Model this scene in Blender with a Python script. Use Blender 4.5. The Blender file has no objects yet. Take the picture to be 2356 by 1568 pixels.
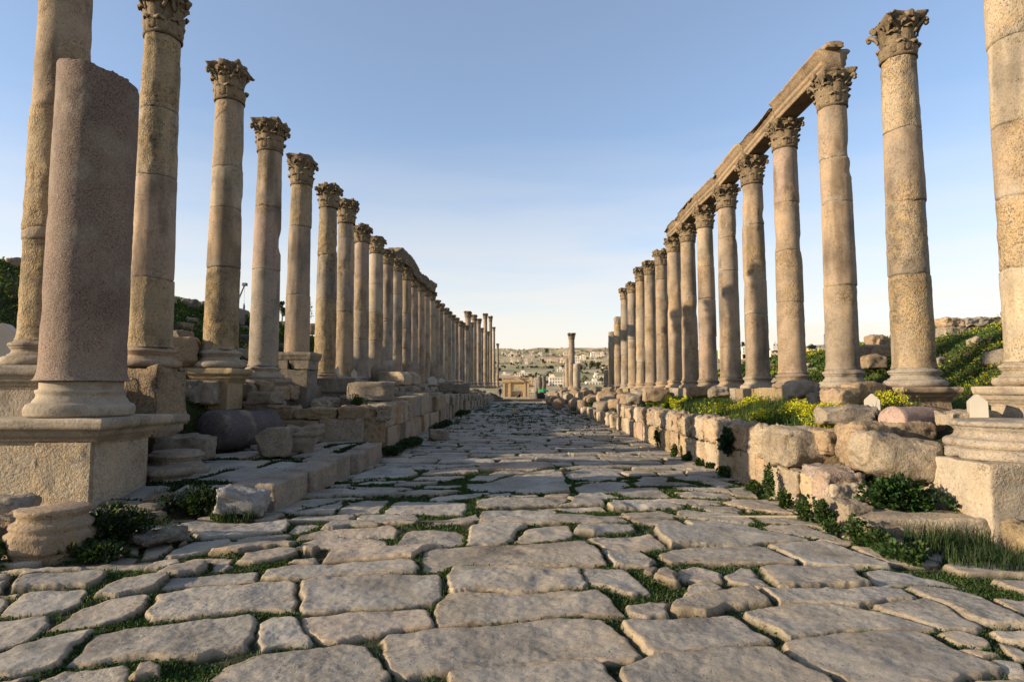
import bpy, bmesh, math, random
import numpy as np
from mathutils import Vector, Matrix
SC = bpy.context.scene
COL = SC.collection
R = math.radians
PI = math.pi

# ------------------------------------------------------------------ camera, sky, sun, exposure
EYE, FPX, PITCH, YAW = 1.75, 1400.0, R(4.45), R(0.9)
cd = bpy.data.cameras.new('camera'); cd.sensor_width = 36.0; cd.lens = FPX / 2356.0 * 36.0
cd.clip_start = 0.05; cd.clip_end = 9000
cam = bpy.data.objects.new('camera', cd); COL.objects.link(cam)
cam.location = (0, 0, EYE); cam.rotation_euler = (PI / 2 + PITCH, 0, YAW)
SC.camera = cam

SUN_AZ, SUN_EL = -106.0, 15.0
world = bpy.data.worlds.new('World'); SC.world = world; world.use_nodes = True
wn, wl = world.node_tree.nodes, world.node_tree.links
bg = wn['Background']; bg.inputs[1].default_value = 0.15
sky = wn.new('ShaderNodeTexSky'); sky.sky_type = 'NISHITA'; sky.sun_disc = False
sky.sun_elevation = R(SUN_EL); sky.sun_rotation = R(SUN_AZ)
sky.altitude = 600; sky.air_density = 1.0; sky.dust_density = 1.2; sky.ozone_density = 2.6
# thin high cloud low over the horizon: streaks of noise in the direction of view
tc = wn.new('ShaderNodeTexCoord'); sp = wn.new('ShaderNodeSeparateXYZ'); wl.new(tc.outputs['Generated'], sp.inputs[0])
mp = wn.new('ShaderNodeMapping'); mp.inputs['Scale'].default_value = (2.2, 2.2, 16); wl.new(tc.outputs['Generated'], mp.inputs[0])
nz = wn.new('ShaderNodeTexNoise'); nz.inputs['Scale'].default_value = 1.6; nz.inputs['Detail'].default_value = 6; nz.inputs['Roughness'].default_value = .5
wl.new(mp.outputs[0], nz.inputs['Vector'])
band = wn.new('ShaderNodeMapRange'); band.inputs[1].default_value = .50; band.inputs[2].default_value = .06
wl.new(sp.outputs[2], band.inputs[0])
pw = wn.new('ShaderNodeMath'); pw.operation = 'POWER'; pw.inputs[1].default_value = 1.5; wl.new(band.outputs[0], pw.inputs[0])
cl = wn.new('ShaderNodeMapRange'); cl.inputs[1].default_value = -.45; cl.inputs[2].default_value = .60; wl.new(nz.outputs[0], cl.inputs[0])
mu = wn.new('ShaderNodeMath'); mu.operation = 'MULTIPLY'; wl.new(pw.outputs[0], mu.inputs[0]); wl.new(cl.outputs[0], mu.inputs[1])
mu2 = wn.new('ShaderNodeMath'); mu2.operation = 'MULTIPLY'; mu2.use_clamp = True; wl.new(mu.outputs[0], mu2.inputs[0]); mu2.inputs[1].default_value = 1.0
mu3 = wn.new('ShaderNodeMath'); mu3.operation = 'MAXIMUM'; wl.new(mu2.outputs[0], mu3.inputs[0]); mu3.inputs[1].default_value = .11
mx = wn.new('ShaderNodeMixRGB'); wl.new(mu3.outputs[0], mx.inputs[0]); wl.new(sky.outputs[0], mx.inputs[1])
mx.inputs[2].default_value = (3.95, 3.55, 3.05, 1)
wl.new(mx.outputs[0], bg.inputs[0])

sl = bpy.data.lights.new('sun', 'SUN'); sl.energy = 5.0; sl.angle = R(0.55); sl.color = (1.0, .81, .58)
so = bpy.data.objects.new('sun', sl); COL.objects.link(so)
SUN_DIR = Vector((math.sin(R(SUN_AZ)) * math.cos(R(SUN_EL)), math.cos(R(SUN_AZ)) * math.cos(R(SUN_EL)), math.sin(R(SUN_EL))))
so.rotation_euler = SUN_DIR.to_track_quat('Z', 'Y').to_euler()
SC.view_settings.view_transform = 'Standard'; SC.view_settings.look = 'None'
SC.view_settings.exposure = 0.82; SC.view_settings.gamma = 1.0
SC.cycles.max_bounces = 6; SC.cycles.diffuse_bounces = 3; SC.cycles.transparent_max_bounces = 4
SC.cycles.use_denoising = True

# ------------------------------------------------------------------ measuring helpers (photo pixels, 2356 wide)
def rotv(yaw, pitch):
    f = np.array([-math.sin(yaw) * math.cos(pitch), math.cos(yaw) * math.cos(pitch), math.sin(pitch)])
    r = np.array([math.cos(yaw), math.sin(yaw), 0.0])
    return f, r, np.cross(r, f)
CF, CR, CU = rotv(YAW, PITCH)
def ray(px, py): return CF + CR * ((px - 1178) / FPX) - CU * ((py - 784) / FPX)
def gnd(px, py, z=0.0):
    d = ray(px, py); t = (z - EYE) / d[2]; return d[0] * t, d[1] * t
def at(px, py, Y):
    d = ray(px, py); t = Y / d[1]; return d[0] * t, Y, EYE + d[2] * t
def depth_on(px, X):
    d = ray(px, 893); return X / d[0] * d[1]
def zpx(X, Y, py):
    k = (784 - py) / FPX
    return EYE + (k * (CF[0] * X + CF[1] * Y) - (CU[0] * X + CU[1] * Y)) / (CU[2] - k * CF[2])

# ------------------------------------------------------------------ noise
def _hash(ix, iy, iz, seed):
    h = (ix.astype(np.int64) * 374761393 + iy.astype(np.int64) * 668265263 + iz.astype(np.int64) * 2147483647 + seed * 974711) & 0xffffffff
    h = ((h ^ (h >> 13)) * 1274126177) & 0xffffffff
    h = ((h ^ (h >> 16)) * 2246822519) & 0xffffffff
    return ((h ^ (h >> 15)) & 0xffff) / 65535.0
def vnoise(P, seed=0):
    f = np.floor(P); i = f.astype(np.int64); t = P - f; t = t * t * t * (t * (t * 6 - 15) + 10)
    x, y, z = i[:, 0], i[:, 1], i[:, 2]; a, b, c = t[:, 0], t[:, 1], t[:, 2]
    g = lambda dx, dy, dz: _hash(x + dx, y + dy, z + dz, seed)
    l = lambda p, q, w: p + (q - p) * w
    return l(l(l(g(0,0,0), g(1,0,0), a), l(g(0,1,0), g(1,1,0), a), b), l(l(g(0,0,1), g(1,0,1), a), l(g(0,1,1), g(1,1,1), a), b), c) * 2 - 1
def fbm(P, scale=1.0, octv=3, seed=0, gain=.5):
    P = np.asarray(P, float) * scale; o = np.zeros(len(P)); a = 1.0; s = 0.0
    for k in range(octv):
        o += a * vnoise(P + 17.3 * k, seed + k); s += a; a *= gain; P = P * 2.03
    return o / s
def fbm2(X, Y, scale, octv=3, seed=0, gain=.5):
    return fbm(np.stack([X, Y, np.full_like(X, .37 + seed)], 1), scale, octv, seed, gain)
def sstep(a, b, x):
    t = np.clip((x - a) / (b - a), 0, 1); return t * t * (3 - 2 * t)

# ------------------------------------------------------------------ mesh helpers
def mesh(name, V, F, attrs=None, smooth=True, sharp=None):
    """V (n,3); F list of index arrays (m,k)."""
    me = bpy.data.meshes.new(name)
    V = np.ascontiguousarray(V, dtype=np.float32)
    F = [np.asarray(f, dtype=np.int32) for f in (F if isinstance(F, list) else [F]) if len(f)]
    nl = sum(f.size for f in F); nf = sum(len(f) for f in F)
    me.vertices.add(len(V)); me.vertices.foreach_set('co', V.ravel())
    me.loops.add(nl); me.loops.foreach_set('vertex_index', np.concatenate([f.ravel() for f in F]))
    me.polygons.add(nf)
    tot = np.concatenate([np.full(len(f), f.shape[1], np.int32) for f in F])
    st = np.concatenate([[0], np.cumsum(tot)[:-1]]).astype(np.int32)
    me.polygons.foreach_set('loop_start', st); me.polygons.foreach_set('loop_total', tot)
    me.polygons.foreach_set('use_smooth', np.full(nf, smooth))
    for k, a in (attrs or {}).items():
        a = np.asarray(a, np.float32)
        if a.ndim == 2:
            at_ = me.attributes.new(k, 'FLOAT_COLOR', 'POINT')
            if a.shape[1] == 3: a = np.concatenate([a, np.ones((len(a), 1), np.float32)], 1)
            at_.data.foreach_set('color', a.ravel())
        else:
            at_ = me.attributes.new(k, 'FLOAT', 'POINT'); at_.data.foreach_set('value', a)
    me.update(calc_edges=True)
    return me

class MB:
    """collects pieces of one mesh"""
    def __init__(s): s.V = []; s.F = []; s.n = 0; s.T = []; s.P = []
    def add(s, V, F, tint=(.4, .34, .26), pit=.3):
        V = np.asarray(V, float)
        for f in (F if isinstance(F, list) else [F]):
            if len(f): s.F.append(np.asarray(f, np.int32) + s.n)
        s.V.append(V); s.n += len(V)
        t = np.asarray(tint, float); s.T.append(np.tile(t, (len(V), 1)) if t.ndim == 1 else t)
        p = np.asarray(pit, float); s.P.append(np.full(len(V), p) if p.ndim == 0 else p)
        return s
    def mesh(s, name, smooth=True):
        by = {}
        for f in s.F: by.setdefault(f.shape[1], []).append(f)
        return mesh(name, np.concatenate(s.V), [np.concatenate(v) for v in by.values()],
                    {'tint': np.concatenate(s.T), 'pit': np.concatenate(s.P)}, smooth)

def obj(name, me, mat, parent=None, loc=(0, 0, 0), rz=0.0):
    if isinstance(me, MB): me = me.mesh(name)
    if not me.materials: me.materials.append(mat)
    o = bpy.data.objects.new(name, me); COL.objects.link(o)
    o.location = loc; o.rotation_euler = (0, 0, rz)
    if parent: o.parent = parent
    return o
def thing(name, label, cat, loc=(0, 0, 0), group=None, rz=0.0):
    o = bpy.data.objects.new(name, None); COL.objects.link(o); o.empty_display_size = .2
    o.location = loc; o.rotation_euler = (0, 0, rz); return tag(o, label, cat, group)
def tag(o, label, cat, group=None):
    o['label'] = label; o['category'] = cat; o['kind'] = 'thing'
    if group: o['group'] = group
    return o
def structure(o): o['kind'] = 'structure'; return o
def stuff(o, label=None, cat=None):
    o['kind'] = 'stuff'
    if label: o['label'] = label
    if cat: o['category'] = cat
    return o

_cube = {}
def cube_grid(n):
    if n in _cube: return _cube[n]
    idx = {}; V = []
    def vid(i, j, k):
        t = (i, j, k)
        if t not in idx: idx[t] = len(V); V.append(t)
        return idx[t]
    F = []
    for a in range(3):
        for s in (0, n):
            for i in range(n):
                for j in range(n):
                    q = []
                    for (u, v) in ((i, j), (i + 1, j), (i + 1, j + 1), (i, j + 1)):
                        c = [0, 0, 0]; c[a] = s; c[(a + 1) % 3] = u; c[(a + 2) % 3] = v; q.append(vid(*c))
                    F.append(q if s else q[::-1])
    V = np.sin((np.array(V) / n * 2 - 1) * PI / 2); F = np.array(F)
    _cube[n] = (V, F); return V, F
def rock(dims, seed=0, n=10, rnd=.06, rough=.02, cuts=0, nscale=None, cutdepth=.2):
    """a block of stone: rounded box, broken by random planes, roughened; z from 0 up"""
    rg = random.Random(seed * 7 + 1); V, F = cube_grid(n)
    d = np.array(dims, float) / 2; r = min(rnd, d.min() * .98)
    rnd = rnd * .6; r = min(rnd, d.min() * .98); p = V * d; q = np.clip(p, -(d - r), d - r); e = p - q
    L = np.linalg.norm(e, axis=1, keepdims=True); N = e / np.maximum(L, 1e-9); p = q + N * r
    for k in range(cuts + (2 if cuts else 0)):       # corners and edges knocked off
        if k % 2: 
            c = np.array([rg.choice((-1, 1)) / d[0] * rg.uniform(.5, 1), rg.choice((-1, 0, 1)) / d[1] * rg.uniform(.4, 1), rg.choice((-.3, 1, 1)) / d[2] * rg.uniform(.5, 1)]); c /= np.linalg.norm(c)
            o = np.abs(c * d).sum() * (1 - rg.uniform(.10, .30)); p = p - np.maximum(p @ c - o, 0)[:, None] * c; continue
        c = np.array([rg.gauss(0, 1), rg.gauss(0, 1), rg.gauss(0, .8)]); c /= np.linalg.norm(c)
        o = np.abs(c * d).sum() * (1 - cutdepth * rg.uniform(.5, 1.6))
        p = p - np.maximum(p @ c - o, 0)[:, None] * c
    sc = nscale or 1.6 / max(.15, dims[0] * .5)
    if rough:
        off = np.array([seed * 3.1, seed * 1.7, seed * .9])
        h = fbm(p + off, sc, 4, seed) * rough + fbm(p + off, sc * 5, 3, seed + 9) * rough * .55
        p = p + N * h[:, None] * 2.0
    p[:, 2] += dims[2] / 2
    return p, F
def xform(V, loc=(0, 0, 0), rot=(0, 0, 0)):
    M = np.array(Matrix.Rotation(rot[2], 3, 'Z') @ Matrix.Rotation(rot[1], 3, 'Y') @ Matrix.Rotation(rot[0], 3, 'X'))
    return np.asarray(V) @ M.T + np.array(loc)
def grid_faces(nr, nc, wrap=False):
    i = np.arange(nr - 1)[:, None]; j = np.arange(nc if wrap else nc - 1)[None, :]; j2 = (j + 1) % nc
    return np.stack([i * nc + j, i * nc + j2, (i + 1) * nc + j2, (i + 1) * nc + j], -1).reshape(-1, 4)
def lathe(prof, seg=48, cap=True):
    """profile of (radius, z) from below up"""
    pr = np.array(prof, float); a = np.arange(seg) * 2 * PI / seg
    V = np.stack([pr[:, :1] * np.cos(a), pr[:, :1] * np.sin(a), np.repeat(pr[:, 1:], seg, 1)], -1).reshape(-1, 3)
    F = [grid_faces(len(pr), seg, True)]
    if cap:
        n = len(V); V = np.concatenate([V, [[0, 0, pr[0, 1]], [0, 0, pr[-1, 1]]]])
        k = np.arange(seg); k2 = (k + 1) % seg; b = (len(pr) - 1) * seg
        F.append(np.stack([k2, k, np.full(seg, n)], 1)); F.append(np.stack([b + k, b + k2, np.full(seg, n + 1)], 1))
    return V, F
def sqlathe(prof, hx, hy, seg=14):
    """mouldings carried round a rectangle: profile of (overhang, z)"""
    t = np.sin((np.arange(seg) / seg * 2 - 1) * PI / 2)
    P = [(u, -1) for u in t] + [(1, u) for u in t] + [(-u, 1) for u in t] + [(-1, -u) for u in t]
    P = np.array(P); n = len(P); V = []
    for (o, z) in prof: V.append(np.stack([P[:, 0] * (hx + o), P[:, 1] * (hy + o), np.full(n, z)], 1))
    V = np.concatenate(V); F = [grid_faces(len(prof), n, True)]
    m = len(V); V = np.concatenate([V, [[0, 0, prof[0][1]], [0, 0, prof[-1][1]]]])
    k = np.arange(n); k2 = (k + 1) % n; b = (len(prof) - 1) * n
    F.append(np.stack([k2, k, np.full(n, m)], 1)); F.append(np.stack([b + k, b + k2, np.full(n, m + 1)], 1))
    return V, F
def arcp(cr, cz, r, a0, a1, n=6):
    return [(cr + r * math.cos(R(a0 + (a1 - a0) * i / n)), cz + r * math.sin(R(a0 + (a1 - a0) * i / n))) for i in range(n + 1)]
def densify(prof, step=.03):
    out = [prof[0]]
    for a, b in zip(prof[:-1], prof[1:]):
        k = max(1, int(math.hypot(b[0] - a[0], b[1] - a[1]) / step))
        out += [(a[0] + (b[0] - a[0]) * i / k, a[1] + (b[1] - a[1]) * i / k) for i in range(1, k + 1)]
    return out
def erode(V, amp, scale=6, seed=0, chip=0):
    """wear: noise pushed along the horizontal-and-up direction from the axis, plus chips knocked off"""
    V = np.array(V, float); c = V.mean(0); d = V - c; d /= np.maximum(np.linalg.norm(d, axis=1, keepdims=True), 1e-6)
    off = np.array([seed * 2.3, seed * 5.1, seed * 1.3])
    h = fbm(V + off, scale, 4, seed) * amp
    if chip: h -= chip * np.maximum(fbm(V + off + 50, scale * .45, 3, seed + 5) - .18, 0) * 2
    return V + d * h[:, None]

# ------------------------------------------------------------------ materials
def newmat(name):
    m = bpy.data.materials.new(name); m.use_nodes = True
    nt = m.node_tree; return m, nt, nt.nodes['Principled BSDF']
def node(nt, t, **kw):
    n = nt.nodes.new(t)
    for k, v in kw.items():
        if k.startswith('i_'): n.inputs[k[2:].replace('_', ' ')].default_value = v
        else: setattr(n, k, v)
    return n
def ramp(nt, fac, stops):
    r = nt.nodes.new('ShaderNodeValToRGB'); nt.links.new(fac, r.inputs[0]); e = r.color_ramp.elements
    while len(e) < len(stops): e.new(.5)
    for el, (p, c) in zip(e, stops): el.position = p; el.color = c if len(c) == 4 else (*c, 1)
    return r.outputs[0]
def mixc(nt, typ, fac, a, b):
    m = nt.nodes.new('ShaderNodeMixRGB'); m.blend_type = typ
    for i, v in enumerate((fac, a, b)):
        if hasattr(v, 'links'): nt.links.new(v, m.inputs[i])
        else: m.inputs[i].default_value = v if i == 0 else ((*v, 1) if len(v) == 3 else v)
    return m.outputs[0]
def math_(nt, op, a, b=None, clamp=False):
    m = nt.nodes.new('ShaderNodeMath'); m.operation = op; m.use_clamp = clamp
    for i, v in enumerate((a, b)):
        if v is None: continue
        if hasattr(v, 'links'): nt.links.new(v, m.inputs[i])
        else: m.inputs[i].default_value = v
    return m.outputs[0]
ALB = .80
def stone_mat(name, ochre=(.33, .235, .115), bump=1.0, fine=1.0, dark=.8, alb=.74):
    """limestone: own colour from 'tint', weathering and pitting from 'pit'"""
    m, nt, b = newmat(name); L = nt.links.new
    tc = node(nt, 'ShaderNodeTexCoord'); oi = node(nt, 'ShaderNodeObjectInfo')
    va = node(nt, 'ShaderNodeVectorMath', operation='MULTIPLY_ADD'); L(tc.outputs['Object'], va.inputs[0]); va.inputs[1].default_value = (1, 1, 1)
    cb = node(nt, 'ShaderNodeCombineXYZ'); r10 = math_(nt, 'MULTIPLY', oi.outputs['Random'], 37.0)
    L(r10, cb.inputs[0]); L(r10, cb.inputs[1]); L(cb.outputs[0], va.inputs[2]); vec = va.outputs[0]
    tint = node(nt, 'ShaderNodeAttribute', attribute_name='tint').outputs['Color']
    pit = node(nt, 'ShaderNodeAttribute', attribute_name='pit').outputs['Fac']
    def noise(s, d=4, r=.55):
        n = node(nt, 'ShaderNodeTexNoise'); n.inputs['Scale'].default_value = s; n.inputs['Detail'].default_value = d; n.inputs['Roughness'].default_value = r
        L(vec, n.inputs['Vector']); return n.outputs[0]
    big, mid, fin = noise(1.3, 5, .6), noise(7, 5, .65), noise(60 * fine, 4, .7)
    tint = mixc(nt, 'MULTIPLY', 1.0, tint, (alb, alb, alb * 1.03))
    col = mixc(nt, 'MULTIPLY', 1.0, tint, ramp(nt, big, [(.28, (.56, .54, .52)), (.5, (1, 1, 1)), (.75, (1.28, 1.2, 1.08))]))
    # ochre weathering where the surface is pitted
    om = math_(nt, 'MULTIPLY', ramp(nt, mid, [(.42, (0, 0, 0)), (.60, (1, 1, 1))]), math_(nt, 'MULTIPLY', pit, .55), True)
    col = mixc(nt, 'MIX', om, col, ochre)
    vp = node(nt, 'ShaderNodeTexVoronoi'); vp.inputs['Scale'].default_value = 26 * fine; vp.inputs['Randomness'].default_value = 1.0
    wv = mixc(nt, 'LINEAR_LIGHT', .06, vec, node(nt, 'ShaderNodeTexNoise', i_Scale=30.0).outputs[1]); L(wv, vp.inputs['Vector'])
    pd_ = ramp(nt, math_(nt, 'ADD', vp.outputs['Distance'], math_(nt, 'MULTIPLY', math_(nt, 'SUBTRACT', mid, .5), .9)), [(.12, (.30, .26, .20)), (.45, (1.08, 1.05, 1.0))])
    col = mixc(nt, 'MULTIPLY', math_(nt, 'MULTIPLY', pit, .85, True), col, pd_)
    # lichen greys and pale scars
    lm = ramp(nt, noise(3.4, 6, .7), [(.57, (0, 0, 0)), (.67, (.5, .5, .5))])
    col = mixc(nt, 'MIX', lm, col, mixc(nt, 'MULTIPLY', 1.0, tint, (.62, .62, .60)))
    pm = ramp(nt, noise(5.0, 5, .6), [(.64, (0, 0, 0)), (.69, (.45, .45, .45))])
    col = mixc(nt, 'MIX', pm, col, mixc(nt, 'MULTIPLY', 1.0, tint, (1.3, 1.28, 1.22)))
    col = mixc(nt, 'MULTIPLY', .8, col, ramp(nt, fin, [(.3, (.66, .63, .60)), (.55, (1.05, 1.05, 1.05))]))
    col = mixc(nt, 'MULTIPLY', ramp(nt, noise(2.3, 4, .6), [(.38, (.15, .15, .15)), (.62, (.95, .95, .95))]), col, ramp(nt, noise(19, 5, .7), [(.32, (.55, .52, .48)), (.5, (1, 1, 1)), (.68, (1.18, 1.16, 1.12))]))
    # small holes
    vo = node(nt, 'ShaderNodeTexVoronoi'); vo.inputs['Scale'].default_value = 22 * fine; L(vec, vo.inputs['Vector'])
    hole = ramp(nt, vo.outputs['Distance'], [(.07, (0, 0, 0)), (.17, (1, 1, 1))])
    hm = ramp(nt, noise(5, 4), [(.42, (0, 0, 0)), (.52, (1, 1, 1))])
    hole_d = mixc(nt, 'MIX', hm, (1, 1, 1), hole)
    col = mixc(nt, 'MULTIPLY', dark, col, hole_d)
    L(col, b.inputs['Base Color']); b.inputs['Roughness'].default_value = .92; b.inputs['Specular IOR Level'].default_value = .2
    # relief
    v2 = node(nt, 'ShaderNodeTexVoronoi', feature='SMOOTH_F1'); v2.inputs['Scale'].default_value = 26 * fine; L(wv, v2.inputs['Vector'])
    rug = math_(nt, 'MULTIPLY', math_(nt, 'ADD', v2.outputs['Distance'], math_(nt, 'MULTIPLY', noise(26 * fine, 3, .6), 1.3)), math_(nt, 'ADD', math_(nt, 'MULTIPLY', pit, 1.4), .12))
    h = math_(nt, 'ADD', math_(nt, 'ADD', rug, math_(nt, 'MULTIPLY', fin, .38)), math_(nt, 'MULTIPLY', hole_d, .5))
    bp = node(nt, 'ShaderNodeBump'); bp.inputs['Strength'].default_value = .85 * bump; bp.inputs['Distance'].default_value = .014
    L(h, bp.inputs['Height']); L(bp.outputs[0], b.inputs['Normal'])
    return m
M_STONE = stone_mat('limestone')
M_PAVE = stone_mat('paving_limestone', ochre=(.33, .27, .20), bump=.75, dark=.6, alb=.84)
def granite_mat():
    m, nt, b = newmat('pink_granite'); L = nt.links.new
    tc = node(nt, 'ShaderNodeTexCoord'); vec = tc.outputs['Object']
    tint = node(nt, 'ShaderNodeAttribute', attribute_name='tint').outputs['Color']
    def noise(s, d=3, r=.6):
        n = node(nt, 'ShaderNodeTexNoise'); n.inputs['Scale'].default_value = s; n.inputs['Detail'].default_value = d; n.inputs['Roughness'].default_value = r
        L(vec, n.inputs['Vector']); return n.outputs[0]
    col = mixc(nt, 'MULTIPLY', 1, tint, ramp(nt, noise(48, 3, .65), [(.33, (.40, .38, .42)), (.5, (1, 1, 1)), (.68, (1.6, 1.45, 1.3))]))
    col = mixc(nt, 'MIX', ramp(nt, noise(1.7, 5, .65), [(.50, (0, 0, 0)), (.64, (.8, .8, .8))]), col, mixc(nt, 'MULTIPLY', 1, (.23, .185, .135), ramp(nt, noise(40), [(.3, (.6, .6, .6)), (.7, (1.25, 1.25, 1.25))])))
    L(col, b.inputs['Base Color']); b.inputs['Roughness'].default_value = .85; b.inputs['Specular IOR Level'].default_value = .25
    bp = node(nt, 'ShaderNodeBump'); bp.inputs['Strength'].default_value = .8; bp.inputs['Distance'].default_value = .012
    L(math_(nt, 'ADD', noise(42, 4, .6), math_(nt, 'MULTIPLY', noise(9, 3), .8)), bp.inputs['Height']); L(bp.outputs[0], b.inputs['Normal'])
    return m
M_GRAN = granite_mat()
def ground_mat():
    m, nt, b = newmat('ground_soil_and_grass'); L = nt.links.new
    tc = node(nt, 'ShaderNodeTexCoord'); vec = tc.outputs['Object']
    tint = node(nt, 'ShaderNodeAttribute', attribute_name='tint').outputs['Color']
    def noise(s, d=4, r=.6):
        n = node(nt, 'ShaderNodeTexNoise'); n.inputs['Scale'].default_value = s; n.inputs['Detail'].default_value = d; n.inputs['Roughness'].default_value = r
        L(vec, n.inputs['Vector']); return n.outputs[0]
    c = mixc(nt, 'MULTIPLY', 1, tint, ramp(nt, noise(2.2, 6, .7), [(.3, (.55, .55, .5)), (.7, (1.4, 1.35, 1.3))]))
    c = mixc(nt, 'MULTIPLY', .8, c, ramp(nt, noise(28, 4, .7), [(.3, (.5, .5, .5)), (.65, (1.25, 1.25, 1.2))]))
    L(c, b.inputs['Base Color']); b.inputs['Roughness'].default_value = 1; b.inputs['Specular IOR Level'].default_value = .05
    bp = node(nt, 'ShaderNodeBump'); bp.inputs['Strength'].default_value = .9; bp.inputs['Distance'].default_value = .05
    L(math_(nt, 'ADD', noise(7, 5, .7), noise(40, 3)), bp.inputs['Height']); L(bp.outputs[0], b.inputs['Normal'])
    return m
M_GROUND = ground_mat()
def leaf_mat(name):
    m, nt, b = newmat(name); L = nt.links.new
    tint = node(nt, 'ShaderNodeAttribute', attribute_name='tint').outputs['Color']
    L(tint, b.inputs['Base Color']); b.inputs['Roughness'].default_value = .6; b.inputs['Specular IOR Level'].default_value = .25
    tr = node(nt, 'ShaderNodeBsdfTranslucent'); L(mixc(nt, 'MULTIPLY', 1, tint, (1.3, 1.4, .6)), tr.inputs[0])
    ms = node(nt, 'ShaderNodeMixShader'); ms.inputs[0].default_value = .28; L(b.outputs[0], ms.inputs[1]); L(tr.outputs[0], ms.inputs[2])
    L(ms.outputs[0], nt.nodes['Material Output'].inputs[0]); return m
M_LEAF = leaf_mat('leaf_green')
def plain(name, col, rough=.8, var=.25, scale=8, metal=0.0, bump=.3):
    m, nt, b = newmat(name); L = nt.links.new
    tc = node(nt, 'ShaderNodeTexCoord'); n = node(nt, 'ShaderNodeTexNoise'); n.inputs['Scale'].default_value = scale; n.inputs['Detail'].default_value = 5
    L(tc.outputs['Object'], n.inputs['Vector'])
    L(mixc(nt, 'MULTIPLY', 1, col, ramp(nt, n.outputs[0], [(.3, (1 - var,) * 3), (.7, (1 + var,) * 3)])), b.inputs['Base Color'])
    b.inputs['Roughness'].default_value = rough; b.inputs['Metallic'].default_value = metal
    bp = node(nt, 'ShaderNodeBump'); bp.inputs['Strength'].default_value = bump; bp.inputs['Distance'].default_value = .01
    L(n.outputs[0], bp.inputs['Height']); L(bp.outputs[0], b.inputs['Normal']); return m
def tint_mat(name, rough=.9, scale=.6, var=.15):
    m, nt, b = newmat(name); L = nt.links.new
    tint = node(nt, 'ShaderNodeAttribute', attribute_name='tint').outputs['Color']
    tc = node(nt, 'ShaderNodeTexCoord'); n = node(nt, 'ShaderNodeTexNoise'); n.inputs['Scale'].default_value = scale; n.inputs['Detail'].default_value = 6
    L(tc.outputs['Object'], n.inputs['Vector'])
    L(mixc(nt, 'MULTIPLY', 1, tint, ramp(nt, n.outputs[0], [(.3, (1 - var,) * 3), (.7, (1 + var,) * 3)])), b.inputs['Base Color'])
    b.inputs['Roughness'].default_value = rough; return m
M_PLASTER = tint_mat('house_plaster')
M_GLASS = plain('dark_window', (.03, .035, .045), .25, .1)
M_BOX = plain('cream_enamel', (.40, .36, .29), .55, .08, 3, 0, .05)
M_GREEN = plain('green_canvas', (.01, .22, .05), .8, .15, 3)
M_DARK = plain('dark_cloth', (.02, .02, .024), .9, .2, 12)
M_NAVY = plain('navy_cloth', (.02, .025, .05), .9, .2, 12)
M_SKIN = plain('skin', (.30, .17, .11), .6, .1, 20)
M_STEEL = plain('painted_steel', (.10, .09, .10), .6, .2, 6)
M_BARK = plain('bark', (.07, .05, .035), .95, .3, 9, 0, .8)
M_GOLD = plain('gilded_dome', (.75, .48, .10), .4, .1, 3, .3)
M_CONC = plain('concrete_wall', (.36, .35, .33), .9, .2, 2)
rnd = random.Random(11)
# stone colours
SAND = np.array((.40, .305, .205)); PINK = np.array((.405, .30, .225)); GREY = np.array((.34, .30, .24))
PALE = np.array((.47, .40, .295)); OCH = np.array((.40, .32, .195)); BRN = np.array((.32, .25, .175)); DGREY = np.array((.24, .22, .185))
# ------------------------------------------------------------------ ground
XR, XL = 7.4, -7.2          # the two rows of columns
def gz(X, Y, fine=True):
    X = np.asarray(X, float); Y = np.asarray(Y, float)
    n1 = fbm2(X, Y, .35, 3, 3) * .18; n2 = fbm2(X, Y, 1.3, 3, 5) * .07
    z = np.full(X.shape, .02)
    # right-hand terrace behind the kerb wall, then the bank
    yy = Y + .35 * (X - 4.2)
    tr = sstep(4.35, 4.75, X) * sstep(8.2, 9.6, yy)
    z = z + tr * (.86 + .32 * sstep(4.8, 8.2, X))
    z = z - tr * .30 * sstep(22, 40, Y) * (1 - sstep(6.0, 7.0, X))
    fade = 1 - .35 * sstep(34, 70, Y) - .5 * sstep(70, 130, Y)
    z = z + 2.75 * sstep(9.0, 18, X) * fade * sstep(6, 14, Y) * (1 - .5 * sstep(24, 60, X))
    # left-hand side: low pavement, terrace, bank
    pv = sstep(-4.0, -4.4, X) * sstep(8.3, 8.6, Y) * (1 - sstep(15.4, 15.9, Y))
    z = z + .14 * pv
    tl = np.maximum(sstep(-4.9, -5.4, X) * sstep(16.3, 17.0, Y), sstep(-6.75, -7.4, X) * sstep(8.8, 9.8, Y))
    z = z + tl * (1.0 + .42 * sstep(-5.3, -7.4, X)) - .14 * pv * tl
    fl = sstep(10, 25, Y) * (1 - .75 * sstep(48, 95, Y))
    z = z + 5.3 * sstep(-9.0, -21.5, X) * fl * (1 - .3 * sstep(-30, -80, X))
    z = z + 1.05 * np.exp(-((X + 10.3) / 1.5) ** 2) * sstep(8.2, 10.5, Y) * (1 - sstep(19, 26, Y))  # berm added so its shadow covers the raised pavement and low walls
    bank = np.clip(tr * sstep(5, 6.5, X) + tl, 0, 1)
    z = z + (n1 + n2) * (.25 + bank) + fbm2(X, Y, .12, 3, 8) * .5 * (sstep(10, 16, X) + sstep(-10, -16, X))
    # sunk under the paving
    on_road = (1 - sstep(4.15, 4.3, np.abs(X))) * (1 - sstep(92, 96, Y))
    front = 1 - sstep(7.0, 7.6, Y - .25 * np.maximum(np.abs(X) - 4, 0))
    k = np.maximum(on_road, front * (1 - sstep(9, 11, np.abs(X))))
    z = z * (1 - k) - .22 * k
    return z - sstep(90, 300, Y) * 6.4
def gzs(x, y): return float(gz(np.array([x]), np.array([y]))[0])
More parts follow.
